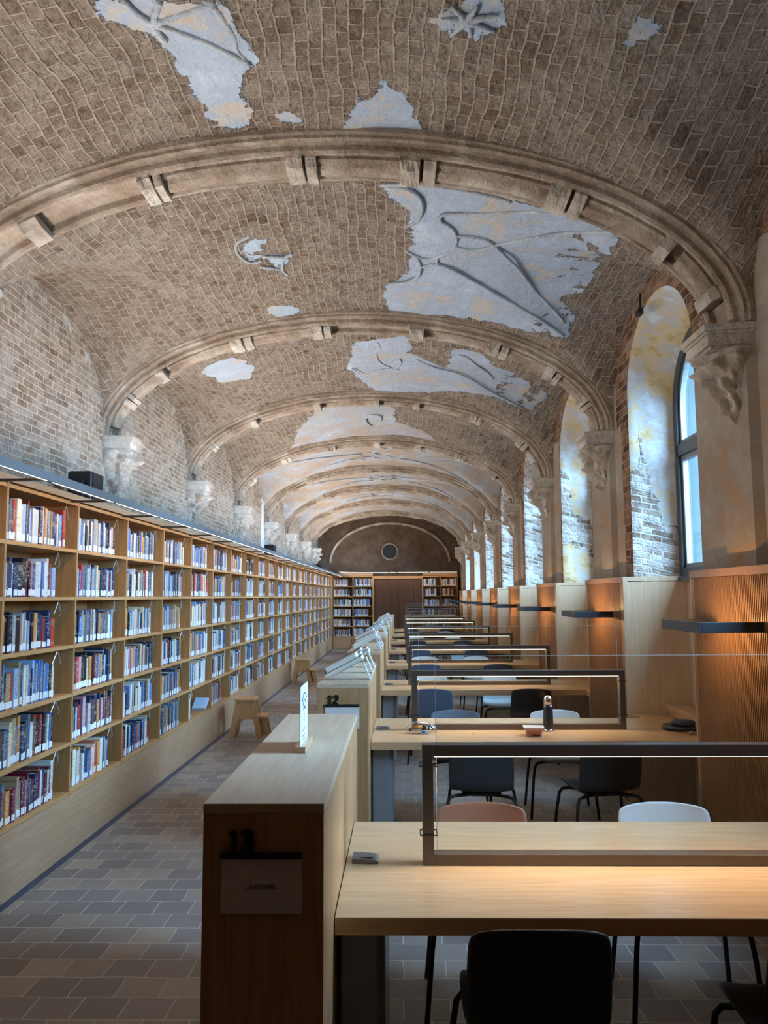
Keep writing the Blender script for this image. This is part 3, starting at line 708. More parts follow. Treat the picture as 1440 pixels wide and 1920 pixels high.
# end wall bookcases
def end_case(x0, w, lab):
    t = thing('bookcase', (x0, YE, 0), lab, 'bookcase', 'dark oak bookcases on the end wall', -PI/2)
    for nm, me in case_parts(w):
        link(nm, me, t)
    return t
EC = [(-2.28, .66), (-1.61, .66), (.74, .60), (1.35, .56)]
ECL = ['oak bookcase at the end wall, first from the left of the four', 'oak bookcase at the end wall, just left of the dark doors', 'oak bookcase at the end wall, just right of the dark doors', 'oak bookcase at the end wall, last on the right beside the windows']
for (x0, w), lab in zip(EC, ECL): end_case(x0, w, lab)
# books
PAL = [('white', (.62, .62, .60), 8), ('cream', (.68, .58, .42), 5), ('grey', (.30, .31, .33), 3), ('pale blue', (.32, .46, .66), 4), ('blue', (.07, .17, .42), 5), ('navy', (.025, .045, .12), 6),
       ('black', (.015, .015, .02), 5), ('tan', (.42, .27, .14), 3), ('orange', (.62, .24, .05), 2), ('red', (.42, .05, .04), 2), ('maroon', (.16, .02, .03), 2), ('pink', (.55, .25, .24), 1), ('brown', (.13, .06, .03), 2), ('slate', (.10, .14, .19), 4)]
PW = [p for p in PAL for _ in range(p[2])]
def book_unit():
    m = MB(); m.box(-1, 0, 0, .10, 0, 1); m.box(-1, 0, .90, 1, 0, 1); m.box(-.035, .008, .04, .96, 0, 1); c = m.mesh('book', M_BOOK)
    m = MB(); m.box(-.985, -.036, .101, .899, .015, .975); p = m.mesh('page_block', M_PAGES)
    m = MB(); m.box(.0081, .016, .06, .94, .045, .22); l = m.mesh('spine_label', M_SLABEL)
    return c, p, l
bc, bp, bl = book_unit()
ROWN = ['bottom', 'fifth', 'fourth', 'third', 'second', 'top']   # counted from above
fb_v, fb_f, fb_c = [], [], []
def far_book(P, t, h, d, col, label, flip):
    """P = (x,y,z) corner of the spine; flip False: faces +x, True: faces -y"""
    def q(a, b, c): return (P[0]-a, P[1]+b, P[2]+c) if not flip else (P[0]+b, P[1]+a, P[2]+c)
    b = len(fb_v)
    fb_v.extend([q(0, 0, 0), q(0, t, 0), q(0, t, h), q(0, 0, h), q(d, 0, 0), q(d, t, 0), q(d, t, h), q(d, 0, h)])
    for f, c in (((0, 1, 2, 3), col), ((0, 3, 7, 4), col), ((1, 5, 6, 2), col), ((3, 2, 6, 7), (.6, .55, .45)), ((4, 7, 6, 5), (.6, .55, .45))):
        fb_f.append(tuple(b+i for i in f)); fb_c.append((*c, 1))
    if label:
        b = len(fb_v); fb_v.extend([q(-.001, t*.1, h*.04), q(-.001, t*.9, h*.04), q(-.001, t*.9, h*.24), q(-.001, t*.1, h*.24)])
        fb_f.append((b, b+1, b+2, b+3)); fb_c.append((.68, .69, .69, 1))
rb = random.Random(11)
NIND = 0
BE = MB()
for (rad, pts) in ((.0028, [(0, 0, 0), (-.005, .055, -.085)]), (.0028, [(0, 0, 0), (.0, -.06, -.085)]), (.0028, [(-.005, .055, -.085), (-.02, .056, -.1)])):
    BE.tube(pts, rad, 6)
be_me = BE.mesh('bookend_wire', plain('bookend_wire_steel', (.62, .62, .62), .35, .6))
for j in range(-2, NB1):
    yb = YS0+BS*(j-1)
    if yb+BS > 27.2: continue
    for i in range(6):
        zs = ZP+i*RH+.001; y = yb+.02; end = yb+BS-(.40 if (j, i) == (4, 0) else 0)-rb.choice((.2, .22, .26, .3, .24, .20, .42 if j > 2 else .22))
        n = 0; base_h = rb.uniform(.20, .235); theme = rb.choice(PW) if rb.random() < .35 else None
        x_in = XS-rb.uniform(.02, .035)
        while y < end:
            series = theme and rb.random() < .3
            th = rb.uniform(.015, .042) if rb.random() > .12 else rb.uniform(.045, .06)
            h = min(.285, base_h+rb.uniform(-.02, .045)); d = rb.uniform(.145, .20); col = theme if series else rb.choice(PW)
            kf = rb.uniform(.7, 1.15); c = tuple(min(.9, max(.005, v*kf*rb.uniform(.95, 1.05))) for v in col[1]); xx = x_in-rb.uniform(0, .012)
            n += 1
            if j in (0, 1) and NIND < 300:
                o = link('book', bc); o.scale = (d, th, h); o.location = (xx, y, zs); o.color = (*c, 1)
                tag(o, '%s book, %s from the left on the %s shelf, %s whole bookcase bay' % (col[0], ORD[n-1], ROWN[i], 'nearest' if j == 0 else 'second'), 'book', 'books in the two nearest bookcase bays')
                link('page_block', bp, o)
                if rb.random() > .12: link('spine_label', bl, o)
                NIND += 1
            else:
                far_book((xx, y, zs), th*.96, h, d, c, rb.random() > .12, False)
            y += th+.0008
        if j >= -1 and j < 21:
            o = link('wire_bookend', be_me); o.location = (XS-.05, min(y+.074, yb+BS-.075), zs+RH-.031)
            tag(o, 'wire bookend over the books, %s shelf, %s bookcase bay from the left' % (ROWN[i], ORD[j+1]), 'bookend', 'wire bookends in the long bookcase')
            o.rotation_euler = (0, 0, rb.uniform(-.2, .2))
for (x0, w) in EC:
    for i in range(6):
        zs = ZP+i*RH+.0012; x = x0+.02; end = x0+w-rb.choice((.05, .12, .18, .08)) 
        if i == 1 and rb.random() < .7: end = x0+w*.5
        bh = rb.uniform(.19, .22)
        while x < end:
            th = rb.uniform(.018, .042); far_book((x, YE+.025, zs), th*.96, bh+rb.uniform(0, .04), .16, tuple(v*.9 for v in rb.choice(PW)[1]), rb.random() > .3, True); x += th
me = bpy.data.meshes.new('shelved_books'); me.from_pydata(fb_v, [], fb_f); me.update(); me.materials.append(M_FBOOK)
a = me.attributes.new('bcol', 'FLOAT_COLOR', 'FACE'); a.data.foreach_set('color', np.array(fb_c, dtype=np.float32).ravel())
o = link('shelved_books', me); tag(o, 'rows of library books filling the farther bookcase bays and the end wall', 'books', kind='stuff')
# book that has fallen open on the bottom shelf
t = thing('fallen_book', (XS-.02, YS0+BS*4-.20, ZP+.001), 'pale blue book lying tilted at the end of the bottom shelf, fifth bay', 'book')
m = MB(); m.prism([(0, 0), (.17, .10), (.155, .125), (-.015, .025)], -.16, 0, 'X'); m.build('cover', plain('pale_blue_cover', (.45, .58, .75), .5), t)

# light rail over the long bookcase
t = thing('light_rail', (-2.0, 0, 2.43), 'long grey steel light rail running in front of the bookcase top', 'lamp')
m = MB(); m.box(-.018, .018, -1.5, 27.0, -.022, .028); m.build('rail_profile', M_BAR, t, bevel=.002)
m = MB(); yy = YS0+BS*-3-.17+.04
while yy < 26.8:
    m.box(.008, .012, yy+.02, min(yy+BS-.05, 26.9), -.0245, -.0222); yy += BS
m.build('led_strip', M_LEDC, t)
for k, (a, b) in enumerate([(1.8, 4.5), (4.6, 10.4), (10.5, 17.5), (17.6, 26.8)]):
    L = light_obj('rail_light', 'AREA', (0, (a+b)/2, -.03), (1.0, .68, .38), 2.2*(b-a), None, shape='RECTANGLE', size=.010, size_y=b-a)
    L.rotation_euler = (0, math.radians(32), 0); L.parent = t
    L = light_obj('rail_uplight', 'AREA', (0, (a+b)/2, .035), (1.0, .92, .84), 18.0*(b-a), None, shape='RECTANGLE', size=.03, size_y=b-a)
    L.rotation_euler = (0, math.radians(180+22), 0); L.parent = t
for j in range(-2, 21):
    m = MB(); yb = YS0+BS*j-.17; m.box(-.28, -.0185, yb-.02, yb+.02, -.022, -.010); m.build('support_arm', plain('arm_steel', (.07, .06, .06), .4, .5) if j == -2 else bpy.data.materials['arm_steel'], t)
t = thing('light_rail', (0, 26.85, 2.56), 'bright straight light rail above the dark doors and bookcases of the end wall', 'lamp')
m = MB(); m.box(-2.1, 1.9, -.02, .02, -.02, .02); m.build('rail_profile', M_STEEL, t)
for a, b in ((-2.0, -.42), (-.38, -.14), (-.1, .93), (.97, 1.88)):
    m = MB(); m.box(a, b, -.022, .012, -.024, -.0202); m.build('led_strip', emit('led_end', (1, .9, .75), 4.0) if a == -2.0 else bpy.data.materials['led_end'], t)
L = light_obj('end_rail_light', 'AREA', (0, -.02, -.03), (1.0, .78, .52), 5, (0, .55, -.8), shape='RECTANGLE', size=3.8, size_y=.03); L.parent = t
for sx in (-1.9, 0, 1.8): m = MB(); m.box(sx-.015, sx+.015, .02, .6, -.01, .01); m.build('support_arm', M_STEEL, t)
# speakers on the bookcase
for (y, z, s, lab) in ((6.50, 2.447, 1, 'black loudspeaker standing on top of the bookcase near the first corbel'), (15.9, 2.447, 1, 'smaller looking black loudspeaker on the bookcase top halfway down the hall'), (25.6, 2.447, 1, 'black loudspeaker on the bookcase top in the far corner')):
    t = thing('loudspeaker', (-2.60, y, z), lab, 'loudspeaker', 'black loudspeakers on the bookcase')
    m = MB(); m.box(-.10, .10, -.13, .13, .0, .33); m.build('cabinet', M_BLACK, t, bevel=.02, seg=3)
    m = MB(); m.box(.1005, .108, -.11, .11, .02, .31); m.build('grille', M_BLACK, t, bevel=.003)
    m = MB(); m.box(-.04, .04, -.17, -.1305, .10, .26); m.build('side_bracket', M_BLACK, t, bevel=.004)
# end doors
for i in (1, 2):
    d = bpy.data.objects.new('door_%d' % i, None); COL.objects.link(d); d.location = (-.90 if i == 1 else -.10, YE+.05, 0); struct(d)
    m = MB(); m.box(0, .795, 0, .05, 0, 2.33); m.build('door_leaf', M_DOOR, d)
    for q in range(3): m = MB(); m.box(.03+q*.25, .27+q*.25, -.012, -.0005, .05, 2.28); m.build('door_board', M_DOOR, d, bevel=.004)
m = MB(); m.box(-.95, -.905, YE, YE+.12, 0, 2.42); m.box(.70, .735, YE, YE+.12, 0, 2.42); m.box(-.905, .70, YE, YE+.12, 2.335, 2.42); struct(m.build('trim_%d' % ti, M_OAKSV)); ti += 1

# ------------------------------------------------------------------ reading tables, lamps, sockets, chairs
NT_ = 8
def rank(n): return ['nearest the camera', 'second from the camera', 'third from the camera', 'fourth from the camera', 'fifth from the camera', 'sixth from the camera', 'seventh from the camera', 'farthest away'][n]
def number_obj(num, parent):
    m = MB(); W = .0062; x = -.089
    def arcp(cx, cz, rx, rz, a, b, k=10): return [(cx+rx*math.cos(math.radians(t)), cz+rz*math.sin(math.radians(t))) for t in frange(a, b, k)]
    D = {'1': (.030, [[(.002, .046), (.014, .054), (.014, 0)]]),
         '3': (.046, [arcp(.016, .042, .0135, .0135, 160, -75)+[(.012, .030)]+arcp(.016, .0155, .0145, .0145, 80, -160)]),
         '2': (.044, [arcp(.016, .041, .0135, .0135, 170, -40)+[(.004, .0065), (.032, .0065)]]),
         '0': (.046, [arcp(.017, .028, .0135, .0265, 0, 360, 24)])}
    for ch in num:
        w, strokes = D[ch]
        for st in strokes:
            for i in range(len(st)-1):
                (ax, az), (bx, bz) = st[i], st[i+1]; l = math.hypot(bx-ax, bz-az) or 1; nx, nz = -(bz-az)/l*W, (bx-ax)/l*W
                m.prism([(x+ax-nx, az-nz), (x+bx-nx, bz-nz), (x+bx+nx, bz+nz), (x+ax+nx, az+nz)], -.0105, -.0006-.00005*i, 'Y')
            for i, (ax, az) in enumerate(st[1:-1]):
                m.prism([(x+ax+W*math.cos(t), az+W*math.sin(t)) for t in frange(0, 2*PI, 11)[:-1]], -.0104, -.0007, 'Y')
        x += w+.004
    m.build('number', M_BLACK, parent, loc=(0, 0, .0075))
def cabinet(n):
    y0 = 2.287+BAY*n
    t = thing('low_cabinet', (-.553, y0, 0), 'tall narrow oak cabinet at the end of a reading table, %s' % rank(n), 'cabinet', 'narrow oak cabinets between aisle and tables')
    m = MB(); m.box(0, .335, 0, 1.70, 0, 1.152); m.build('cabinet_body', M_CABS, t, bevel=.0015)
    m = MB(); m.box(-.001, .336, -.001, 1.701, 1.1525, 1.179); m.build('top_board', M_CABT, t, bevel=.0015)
    num = str(13-n)
    if n > 3: return t
    s = thing('shelf_sign', (-.39, y0-.001, 1.043), 'black number %s over a pale card, on the oak cabinet %s' % (num, rank(n)), 'sign', 'numbered signs on the cabinet ends')
    if n < 4:
        m = MB(); m.box(-.112, .112, -.012, -.0005, -.009, .007); m.build('black_bar', M_BLACK, s)
        number_obj(num, s)
        m = MB(); m.box(-.110, .113, -.006, -.0005, -.153, -.0095); m.build('card', M_PAPER, s)
        if n == 0:
            me = text_mesh('IN DE KIJKER', .0125, 'card_text', M_INK, .0003, .0, space=1.0); o = link('card_text', me, s); o.rotation_euler = (PI/2, 0, 0); o.location = (.004, -.0066, -.086)
            m = MB(); m.box(-.042, .048, -.0068, -.0061, -.0895, -.0882); m.build('underline', M_INK, s)
    return t
def table(n):
    y0 = 2.622+BAY*n
    t = thing('reading_table', (0, y0, 0), 'long oak reading table between cabinet and window alcove, %s' % rank(n), 'table', 'oak reading tables in a row')
    m = MB(); m.box(-.215, 1.958, 0, 1.07, .695, .75); m.build('tabletop', M_TABLE, t, bevel=.002)
    m = MB(); m.box(.0, 1.93, .50, .57, .64, .694); m.build('support_beam', M_STEEL, t)
    m = MB(); prof = [(-.035+.035*math.cos(a), .30+.035*math.sin(a)) for a in frange(-PI/2, PI/2, 8)]
    m.prism([(-.21, .12), (-.09, .12), (-.06, .15), (-.06, .92), (-.09, .95), (-.21, .95)], 0, .694); m.build('steel_leg', plain('leg_grey_steel', (.30, .31, .34), .3, .3) if n == 0 else bpy.data.materials['leg_grey_steel'], t, bevel=.01, seg=3)
    return t
def lamp(n):
    yl = 3.135+BAY*n
    t = thing('table_lamp', (.075, yl, .7505), 'low dark metal frame lamp with clear screen on the reading table, %s' % rank(n), 'lamp', 'frame lamps on the reading tables')
    W, H, b, d = 1.60, .438, .042, .030
    m = MB(); m.box(0, b, -d, d, 0, H); m.box(W-b, W, -d, d, 0, H); m.box(b, W-b, -d, d, 0, b*.95); m.box(b, W-b, -d, d, H-b, H)
    m.build('lamp_frame', M_LAMP, t, bevel=.0015)
    m = MB(); m.box(b+.005, W-b-.005, -.010, .010, H-b-.005, H-b-.0005); m.build('led_strip', M_LED, t)
    L = light_obj('table_lamp_light', 'AREA', (W/2, 0, H-b-.01), (1.0, .74, .46), 7.0, None, shape='RECTANGLE', size=W-.12, size_y=.012); L.parent = t
    m = MB(); m.box(.055, W-.035, d+.004, d+.009, .01, .765); pn = m.build('clear_screen', M_PANE, t)
    m = MB(); e = .0016
    for (x0, x1, z0, z1) in ((.055, .055+e, .01, .765), (W-.035-e, W-.035, .01, .765), (.055, W-.035, .765, .765+e)): m.box(x0, x1, d+.0035, d+.0095, z0, z1)
    m.build('screen_edge', M_EDGE, t)
    for x in (.0, W-b):
        for z in (.11, .36):
            m = MB(); m.tube([(x-.008, -d-.003, z), (x+b+.012, -d-.003, z), (x+b+.012, d+.012, z), (x-.008, d+.012, z), (x-.008, -d-.003, z)], .0028, 6); m.build('tie_band', M_BLACK, t)
def socket(n):
    t = thing('table_socket', (-.142, 3.17+BAY*n, .7505), 'small grey power outlet on the table beside the cabinet, %s' % rank(n), 'socket', 'grey table power outlets')
    m = MB(); m.prism([(-.05, 0), (.05, 0), (.05, .006), (.04, .012), (-.045, .018), (-.05, .014)], -.045, .045, 'Y'); m.build('housing', plain('outlet_grey', (.18, .18, .19), .35, .4) if n == 0 else bpy.data.materials['outlet_grey'], t, bevel=.002)
    m = MB(); m.box(-.02, .028, -.025, .02, .0155, .0185); m.build('lid', bpy.data.materials['outlet_grey'], t, bevel=.001)
for n in range(NT_): cabinet(n); table(n); lamp(n); socket(n)

def shell_mesh():
    """one-piece seat and back; local: sitter faces +y, back rises at -y; seat top .455"""
    path = [(.225, .440, .36), (.215, .452, .40), (.17, .457, .43), (.06, .452, .44), (-.06, .447, .44), (-.14, .449, .435), (-.185, .466, .43), (-.208, .50, .43), (-.222, .56, .435), (-.235, .63, .435), (-.246, .70, .43), (-.254, .75, .42), (-.258, .775, .39), (-.259, .785, .34)]
    rows = []
    for i, (y, z, w) in enumerate(path):
        r = []
        for j in range(15):
            s = -1+2*j/14; x = s*w/2
            bend = abs(s)**3
            if i <= 5: yy, zz = y, z+.018*bend-(.01 if i < 2 else 0)*bend
            elif i <= 7: yy, zz = y+.02*bend, z+.012*bend
            else: yy, zz = y+.030*s*s, z-(.012*bend if i > 11 else 0)
            r.append((x, yy, zz))
        rows.append(r)
    m = MB(); m.grid(rows); me = m.mesh('seat_shell', M_CH['dark grey'], True); return me
SH = shell_mesh()
def leg_mesh(sx, front):
    y1 = .185 if front else -.185
    pts = [(sx*.10, y1*.55, .425), (sx*.17, y1*.75, .425), (sx*.205, y1*.85, .418), (sx*.222, y1*.93, .39), (sx*.235, y1*1.0, .30), (sx*.262, y1*1.18, .008)]
    m = MB(); m.tube(pts, .011, 10); return m.mesh('leg', M_STEEL if 0 else M_BLACK, True)
LEGS = [leg_mesh(sx, f) for sx in (-1, 1) for f in (0, 1)]
mm = MB(); mm.box(-.13, .13, -.11, .11, .416, .438); BRK = mm.mesh('seat_bracket', M_BLACK)
def make_chair(color, x, y, rz, label):
    t = thing('chair', (x, y, 0), label, 'chair', 'shell chairs at the reading tables', rz)
    o = link('seat_shell', SH, t)
    o.material_slots[0].link = 'OBJECT'; o.material_slots[0].material = M_CH[color]
    s = o.modifiers.new('solid', 'SOLIDIFY'); s.thickness = .012; s.offset = -1
    s = o.modifiers.new('sub', 'SUBSURF'); s.levels = 1; s.render_levels = 1
    for l in LEGS: link('leg', l, t)
    link('seat_bracket', BRK, t, .006)
    return t
cc = random.Random(4)
for n in range(NT_):
    y0 = 2.622+BAY*n
    cols_near = ['black', 'black'] if n == 0 else (['dark grey', 'dark grey'] if n == 1 else (['slate blue', 'black'] if n == 2 else [cc.choice(['slate blue', 'dark grey', 'slate blue']) for _ in range(2)]))
    cols_far = ['brown', 'pale grey'] if n == 0 else (['slate blue', 'pale grey'] if n == 1 else (['pale grey', 'pale grey'] if n == 2 else [cc.choice(['slate blue', 'pale grey']) for _ in range(2)]))
    for q, (x, c) in enumerate(zip(((.40, 1.24) if n == 0 else (.54, 1.34) if n == 1 else (.34, 1.36)), cols_near)):
        dy = (.075, .0)[q] if n == 0 else (-.02 if n == 1 else .08)
        make_chair(c, x, y0+dy, (.0 if n == 0 else (-.10, .16)[q]) if n < 2 else cc.uniform(-.1, .1), '%s shell chair, %s one on the near side, reading table %s' % (c, ('left', 'right')[q], rank(n)))
    for q, (x, c) in enumerate(zip((.36, 1.20) if n != 1 else (.45, 1.28), cols_far)):
        make_chair(c, x, y0+1.07-.045+(.03 if n else 0), PI+cc.uniform(-.06, .06), '%s shell chair, %s one on the far side, reading table %s' % (c, ('left', 'right')[q], rank(n)))

# ------------------------------------------------------------------ book displays on the cabinets
M_STAND = plain('stand_white_metal', (.70, .76, .82), .35, .1, var=.02)
def slab(P0, ang, u0, u1, v0, v1, y0, y1, m=None):
    """box on a slope in the XZ plane; u along the slope, v across"""
    m = m or MB(); ca, sa = math.cos(ang), math.sin(ang)
    f = lambda u, v: (P0[0]+u*ca-v*sa, P0[1]+u*sa+v*ca)
    m.prism([f(u0, v0), f(u1, v0), f(u1, v1), f(u0, v1)], y0, y1, 'Y'); return m
rs = random.Random(5)
COVERS = [('grey', (.30, .29, .28)), ('black', (.03, .03, .035)), ('white', (.72, .72, .70)), ('brown', (.26, .19, .13)), ('red', (.35, .05, .05)), ('blue', (.10, .2, .4)), ('cream', (.6, .54, .44))]
for n in range(1, 6):
    y0 = 2.287+BAY*n
    spots = [(.32, 0), (.78, 1), (1.25, 2)]
    for q, (dy, idx) in enumerate(spots):
        pos = ('front', 'middle', 'rear')[q]
        cy = y0+dy; ang = math.radians(rs.uniform(24, 29)); P = (0.0, .012)
        t = thing('book_stand', (-.505, cy, 1.179), 'white metal book stand, %s one on the oak cabinet %s' % (pos, rank(n)), 'book stand', 'white book stands on the cabinets')
        m = MB(); slab(P, ang, 0, .27, -.004, 0, -.05, .05, m); m.build('sloped_plate', M_STAND, t)
        m = MB(); slab(P, ang, -.004, 0, -.004, .05, -.05, .05, m); m.build('front_lip', M_STAND, t)
        m = MB(); m.prism([(.235, .115), (.243, .118), (.292, .001), (.284, .001)], -.045, .045, 'Y'); m.build('rear_leg', M_STAND, t)
        v = .002
        for b in range(2 if rs.random() < .75 else 3):
            nm, c = COVERS[(n*3+q*2+b*3) % 7]; th = rs.uniform(.020, .036); ln = rs.uniform(.24, .275)-.01*b; hw = rs.uniform(.10, .135)
            u0 = .004+.012*b
            bk = thing('display_book', (-.505, cy, 1.179), '%s book, %s on the %s stand of the cabinet %s' % (nm, ('lowest', 'second', 'third')[b], pos, rank(n)), 'book', 'books shown on the cabinet stands')
            m = MB(); slab(P, ang, u0, u0+ln, v, v+.003, -hw, hw, m); slab(P, ang, u0, u0+ln, v+th-.003, v+th, -hw, hw, m); slab(P, ang, u0, u0+ln, v+.003, v+th-.003, hw-.004, hw, m)
            mt = bpy.data.materials.get('display_'+nm) or plain('display_'+nm, c, .45)
            m.build('cover', mt, bk)
            m = MB(); slab(P, ang, u0+.003, u0+ln-.004, v+.0032, v+th-.0032, -hw+.004, hw-.0045, m); m.build('page_block', M_PAGES, bk)
            v += th+.001

# ------------------------------------------------------------------ small sign on the nearest cabinet
t = thing('table_sign', (-.375, 3.0, 1.1795), 'upright white wifi card in a small wooden block on the nearest cabinet', 'sign')
m = MB(); m.box(-.021, .021, 0, .235, 0, .022); m.build('wooden_foot', M_TABLE, t, bevel=.0015)
m = MB(); m.box(-.0015, .0015, .004, .228, .0222, .235); m.build('card', M_CARDSTOCK, t)
m = MB()
for r in (.085, .060, .034):
    pts = [(.0022, .116+r*math.cos(a), .120+r*math.sin(a)) for a in frange(PI*.24, PI*.76, 14)]
    for a, b in zip(pts, pts[1:]): m.tube([a, b], .0022 if r > .04 else .003, 5)
m.build('wifi_symbol', M_INKG, t)
m = MB(); m.box(.0016, .0022, .111, .121, .098, .128); m.box(.0016, .0022, .114, .118, .082, .088)
for (a, b, z) in ((.06, .10, .066), (.105, .13, .069), (.14, .17, .066), (.07, .09, .046), (.095, .14, .044), (.08, .15, .032)): m.box(.0016, .0022, a, b, z, z+.0035)
m.build('small_print', M_INKG, t)

# ------------------------------------------------------------------ things on the second table
TZ = .7505
t = thing('thermos_flask', (1.085, 6.085, TZ), 'dark blue thermos flask with silver cap on the second table', 'flask')
m = MB(); m.lathe([(.034, .016), (.037, .02), (.037, .10), (.034, .17), (.031, .19)], n=28); m.build('flask_body', plain('navy_rubber', (.012, .016, .035), .4), t, True)
M_CHR = plain('brushed_steel', (.65, .62, .60), .22, 1.0, var=.03)
m = MB(); m.lathe([(.036, 0), (.037, .003), (.037, .0155)], n=28); m.build('base_ring', M_CHR, t, True)
m = MB(); m.lathe([(.030, .1905), (.030, .225), (.027, .242), (.019, .254), (.008, .259)], n=28); m.build('cap', M_CHR, t, True)
t = thing('snack_tub', (.945, 5.90, TZ), 'pink and orange plastic snack tub with clear lid beside the flask', 'food tub', rz=-.08)
def frustum(a0, b0, a1, b1, z0, z1, m=None):
    m = m or MB(); m.add([(-a0, -b0, z0), (a0, -b0, z0), (a0, b0, z0), (-a0, b0, z0), (-a1, -b1, z1), (a1, -b1, z1), (a1, b1, z1), (-a1, b1, z1)], [(0, 3, 2, 1), (4, 5, 6, 7), (0, 1, 5, 4), (1, 2, 6, 5), (2, 3, 7, 6), (3, 0, 4, 7)]); return m
frustum(.052, .042, .064, .053, .0, .056).build('tub', plain('tub_pink', (.78, .38, .36), .35), t, bevel=.004)
frustum(.072, .060, .074, .062, .0565, .063).build('lid', plain('tub_lid_clear', (.78, .72, .68), .15), t, bevel=.002)
m = MB(); m.add([(-.046, -.0455, .008), (.044, -.0455, .008), (.050, -.0515, .042), (-.050, -.0515, .042)], [(0, 1, 2, 3)]); m.build('orange_label', plain('label_orange', (.62, .20, .07), .5), t)
m = MB(); m.add([(-.02, -.0475, .004), (.045, -.0475, .004), (.046, -.0490, .014), (-.018, -.0490, .014)], [(0, 1, 2, 3)]); m.build('maroon_band', plain('label_maroon', (.20, .01, .04), .5), t)
me = text_mesh('blond', .016, 'tub_text', M_INK, .0002, .0004); o = link('tub_text', me, t); o.rotation_euler = (PI/2-.17, 0, 0); o.location = (.018, -.0505, .009)
m = MB(); m.add([(x*.011, y*.009, z*.010) for x, y, z in ((-1, -.4, 0), (.2, -1, 0), (1, .1, 0), (.1, 1, 0), (-.6, -.2, .8), (.5, -.1, 1), (.1, .6, .9))], [(3, 2, 1, 0), (0, 1, 5, 4), (1, 2, 5), (2, 3, 6, 5), (3, 0, 4, 6), (4, 5, 6)])
o = m.build('bread_crumb', plain('crumb', (.72, .42, .18), .8), loc=(.52, 5.97, TZ)); tag(o, 'small golden crumb on the second table between pouch and tub', 'crumb')
# clear pencil pouch
t = thing('pencil_pouch', (.14, 6.00, TZ), 'clear plastic pencil pouch full of markers on the second table', 'pouch')
rows = []
for i in range(15):
    x = -.115+.23*i/14; h = .082*max(.0, 1-(x/.117)**2)**.42; w = .045*max(.05, 1-(x/.12)**2)**.4
    rows.append([(x, w*math.cos(a)*1.0, .001+h*math.sin(a)**.8 if math.sin(a) > 0 else .001) for a in frange(0, PI, 13)])
m = MB(); m.grid(rows); pm_ = NT('pouch_plastic'); tr_ = pm_.n('BsdfTransparent'); pm_.put(tr_.inputs[0], (.90, .91, .92)); gl_ = pm_.n('BsdfGlossy', Roughness=.08); lw = pm_.n('LayerWeight', Blend=.35); mx_ = pm_.n('MixShader'); pm_.put(mx_.inputs[0], pm_.math('ADD', .06, pm_.math('MULTIPLY', lw.outputs[1], .6))); pm_.t.links.new(tr_.outputs[0], mx_.inputs[1]); pm_.t.links.new(gl_.outputs[0], mx_.inputs[2]); pm_.t.links.new(mx_.outputs[0], pm_.out.inputs[0])
m.build('pouch_skin', pm_.m, t, True)
m = MB(); m.tube([(x, 0, .003+.082*max(.0, 1-(x/.117)**2)**.42) for x in frange(-.115, .115, 20)], .0025, 6); m.build('zip', plain('zip_white', (.7, .7, .68), .4), t, True)
def marker(lab, cname, c, loc, rz, ln=.11, r=.008, tilt=0):
    k = thing('marker_pen', loc, lab, 'pen', 'pens inside the clear pouch', rz); k.rotation_euler = (0, tilt, rz)
    m = MB(); m.tube([(-ln/2, 0, 0), (ln/2-.03, 0, 0)], r, 12); m.build('barrel', bpy.data.materials.get('pen_'+cname) or plain('pen_'+cname, c, .35), k, True)
    m = MB(); m.tube([(ln/2-.0295, 0, 0), (ln/2, 0, 0)], r*1.08, 12); m.build('cap', M_BLACK, k, True)
marker('fat orange marker lying on top inside the clear pouch', 'orange', (.75, .32, .06), (.13, 5.985, TZ+.047), .05, .10, .013)
marker('white marker with grey cap inside the clear pouch', 'white', (.7, .7, .72), (.19, 6.0, TZ+.04), -.5, .07, .009, -.2)
marker('dark brown marker at the left end of the clear pouch', 'dark', (.05, .02, .02), (.10, 6.01, TZ+.025), .1, .10, .010)
marker('pale cream marker low inside the clear pouch', 'cream', (.65, .58, .5), (.12, 5.99, TZ+.024), -.04, .10, .009)
k = thing('eraser', (.165, 5.972, TZ+.0015), 'blue and white eraser at the front inside the clear pouch', 'eraser', rz=.03)
m = MB(); m.box(-.032, .032, -.010, .010, 0, .022); m.build('rubber', M_WHITEP, k, bevel=.002)
m = MB(); m.box(-.022, .004, -.0108, -.0101, .005, .017); m.build('blue_print', plain('eraser_blue', (.05, .13, .42), .5), k)
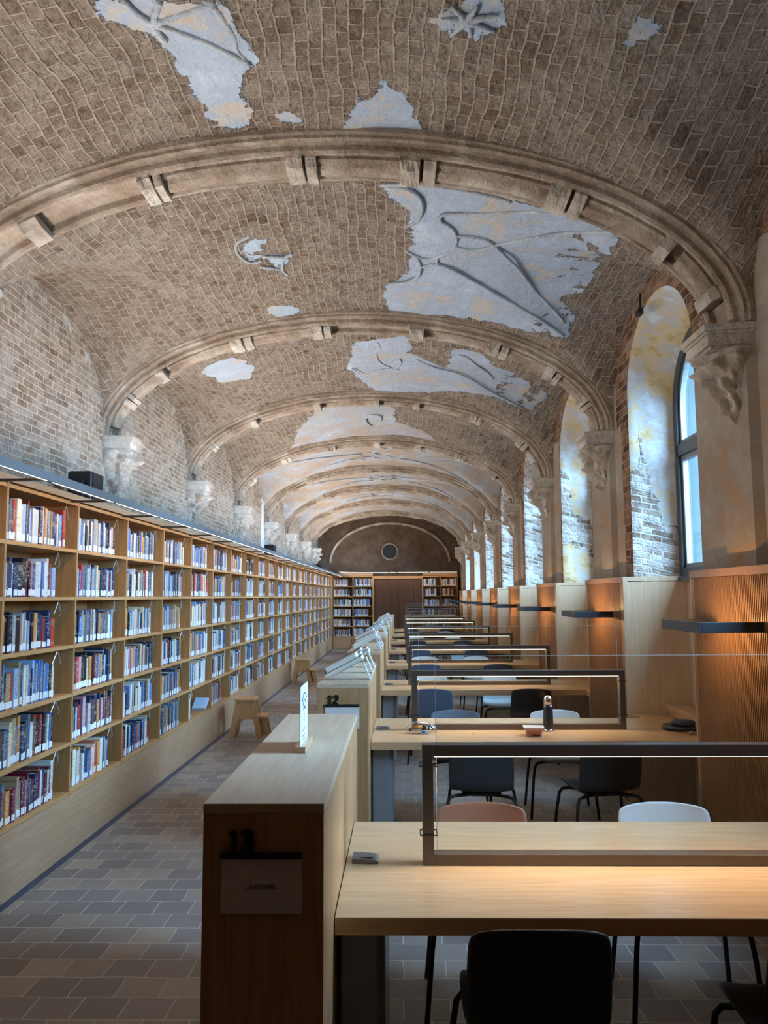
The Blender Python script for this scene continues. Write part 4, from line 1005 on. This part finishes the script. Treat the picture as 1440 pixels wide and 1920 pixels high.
# bag, lid and keys on the alcove counter
t = thing('black_pouch', (2.075, 6.17, .7505), 'flat black case with a rounded lid on the window counter', 'case')
m = MB(); m.lathe([(.10, 0), (.118, .006), (.122, .018), (.115, .026)], n=32); o = m.build('flat_case', plain('case_navy', (.01, .014, .028), .3), t, True); o.scale = (1.0, 1.15, 1)
m = MB(); m.lathe([(.085, .0265), (.09, .04), (.087, .056), (.07, .066), (.02, .07)], n=32); o = m.build('rounded_lid', plain('lid_blueblack', (.03, .045, .08), .28), t, True); o.scale = (1, .85, 1); o.location = (.03, .0, 0)
t = thing('key_bunch', (2.08, 5.93, .7485), 'small bunch of keys beside the flat black case', 'keys')
for q in range(4):
    m = MB(); a = q*.9; m.box(0, .045, -.005, .005, .002+.004*q, .005+.004*q); m.lathe([(.012, .002+.004*q), (.012, .0052+.004*q)], n=12); o = m.build('key', M_CHR if q % 2 else M_BLACK, t, bevel=.001); o.rotation_euler = (0, -.1, a)
m = MB(); m.tube([(.012*math.cos(a), .012*math.sin(a), .022) for a in frange(0, 2*PI, 16)], .0016, 6); m.build('key_ring', M_CHR, t, True)

# ------------------------------------------------------------------ A-frame step stools
def stool(loc, rz, lab):
    t = thing('step_stool', loc, lab, 'step stool', 'oak step stools in the aisle', rz)
    for y in (0, .30):
        m = MB()
        for s in (-1, 1): m.prism([(s*.12 if s < 0 else .06, .455), (s*.05 if s < 0 else .12, .455), (s*.135 if s < 0 else .215, 0), (s*.205 if s < 0 else .145, 0)], y, y+.024, 'Y')
        m.prism([(-.10, .455), (.09, .455), (.145, .235), (-.13, .235)], y+.002, y+.022, 'Y')
        m.build('side_frame', M_STOOL, t, bevel=.0015)
    m = MB(); m.box(-.14, .125, -.012, .336, .4555, .478); m.build('top_step', M_STOOL, t, bevel=.002)
    m = MB(); m.box(.10, .27, -.0, .324, .245, .267); m.build('lower_step', M_STOOL, t, bevel=.002)
    for y in (.0, .30):
        m = MB(); m.prism([(.205, .2445), (.245, .2445), (.30, 0), (.26, 0)], y+.025 if y == 0 else y-.025, y+.049 if y == 0 else y-.001, 'Y'); m.build('rear_leg', M_STOOL, t, bevel=.0015)
stool((-1.95, 10.13, 0), .02, 'oak A-frame step stool in the aisle before the bookcase, nearest of three')
stool((-2.03, 16.45, 0), .0, 'oak A-frame step stool farther up the aisle, middle of three')
stool((-1.35, 24.3, 0), .15, 'oak A-frame step stool near the end wall, farthest of three')
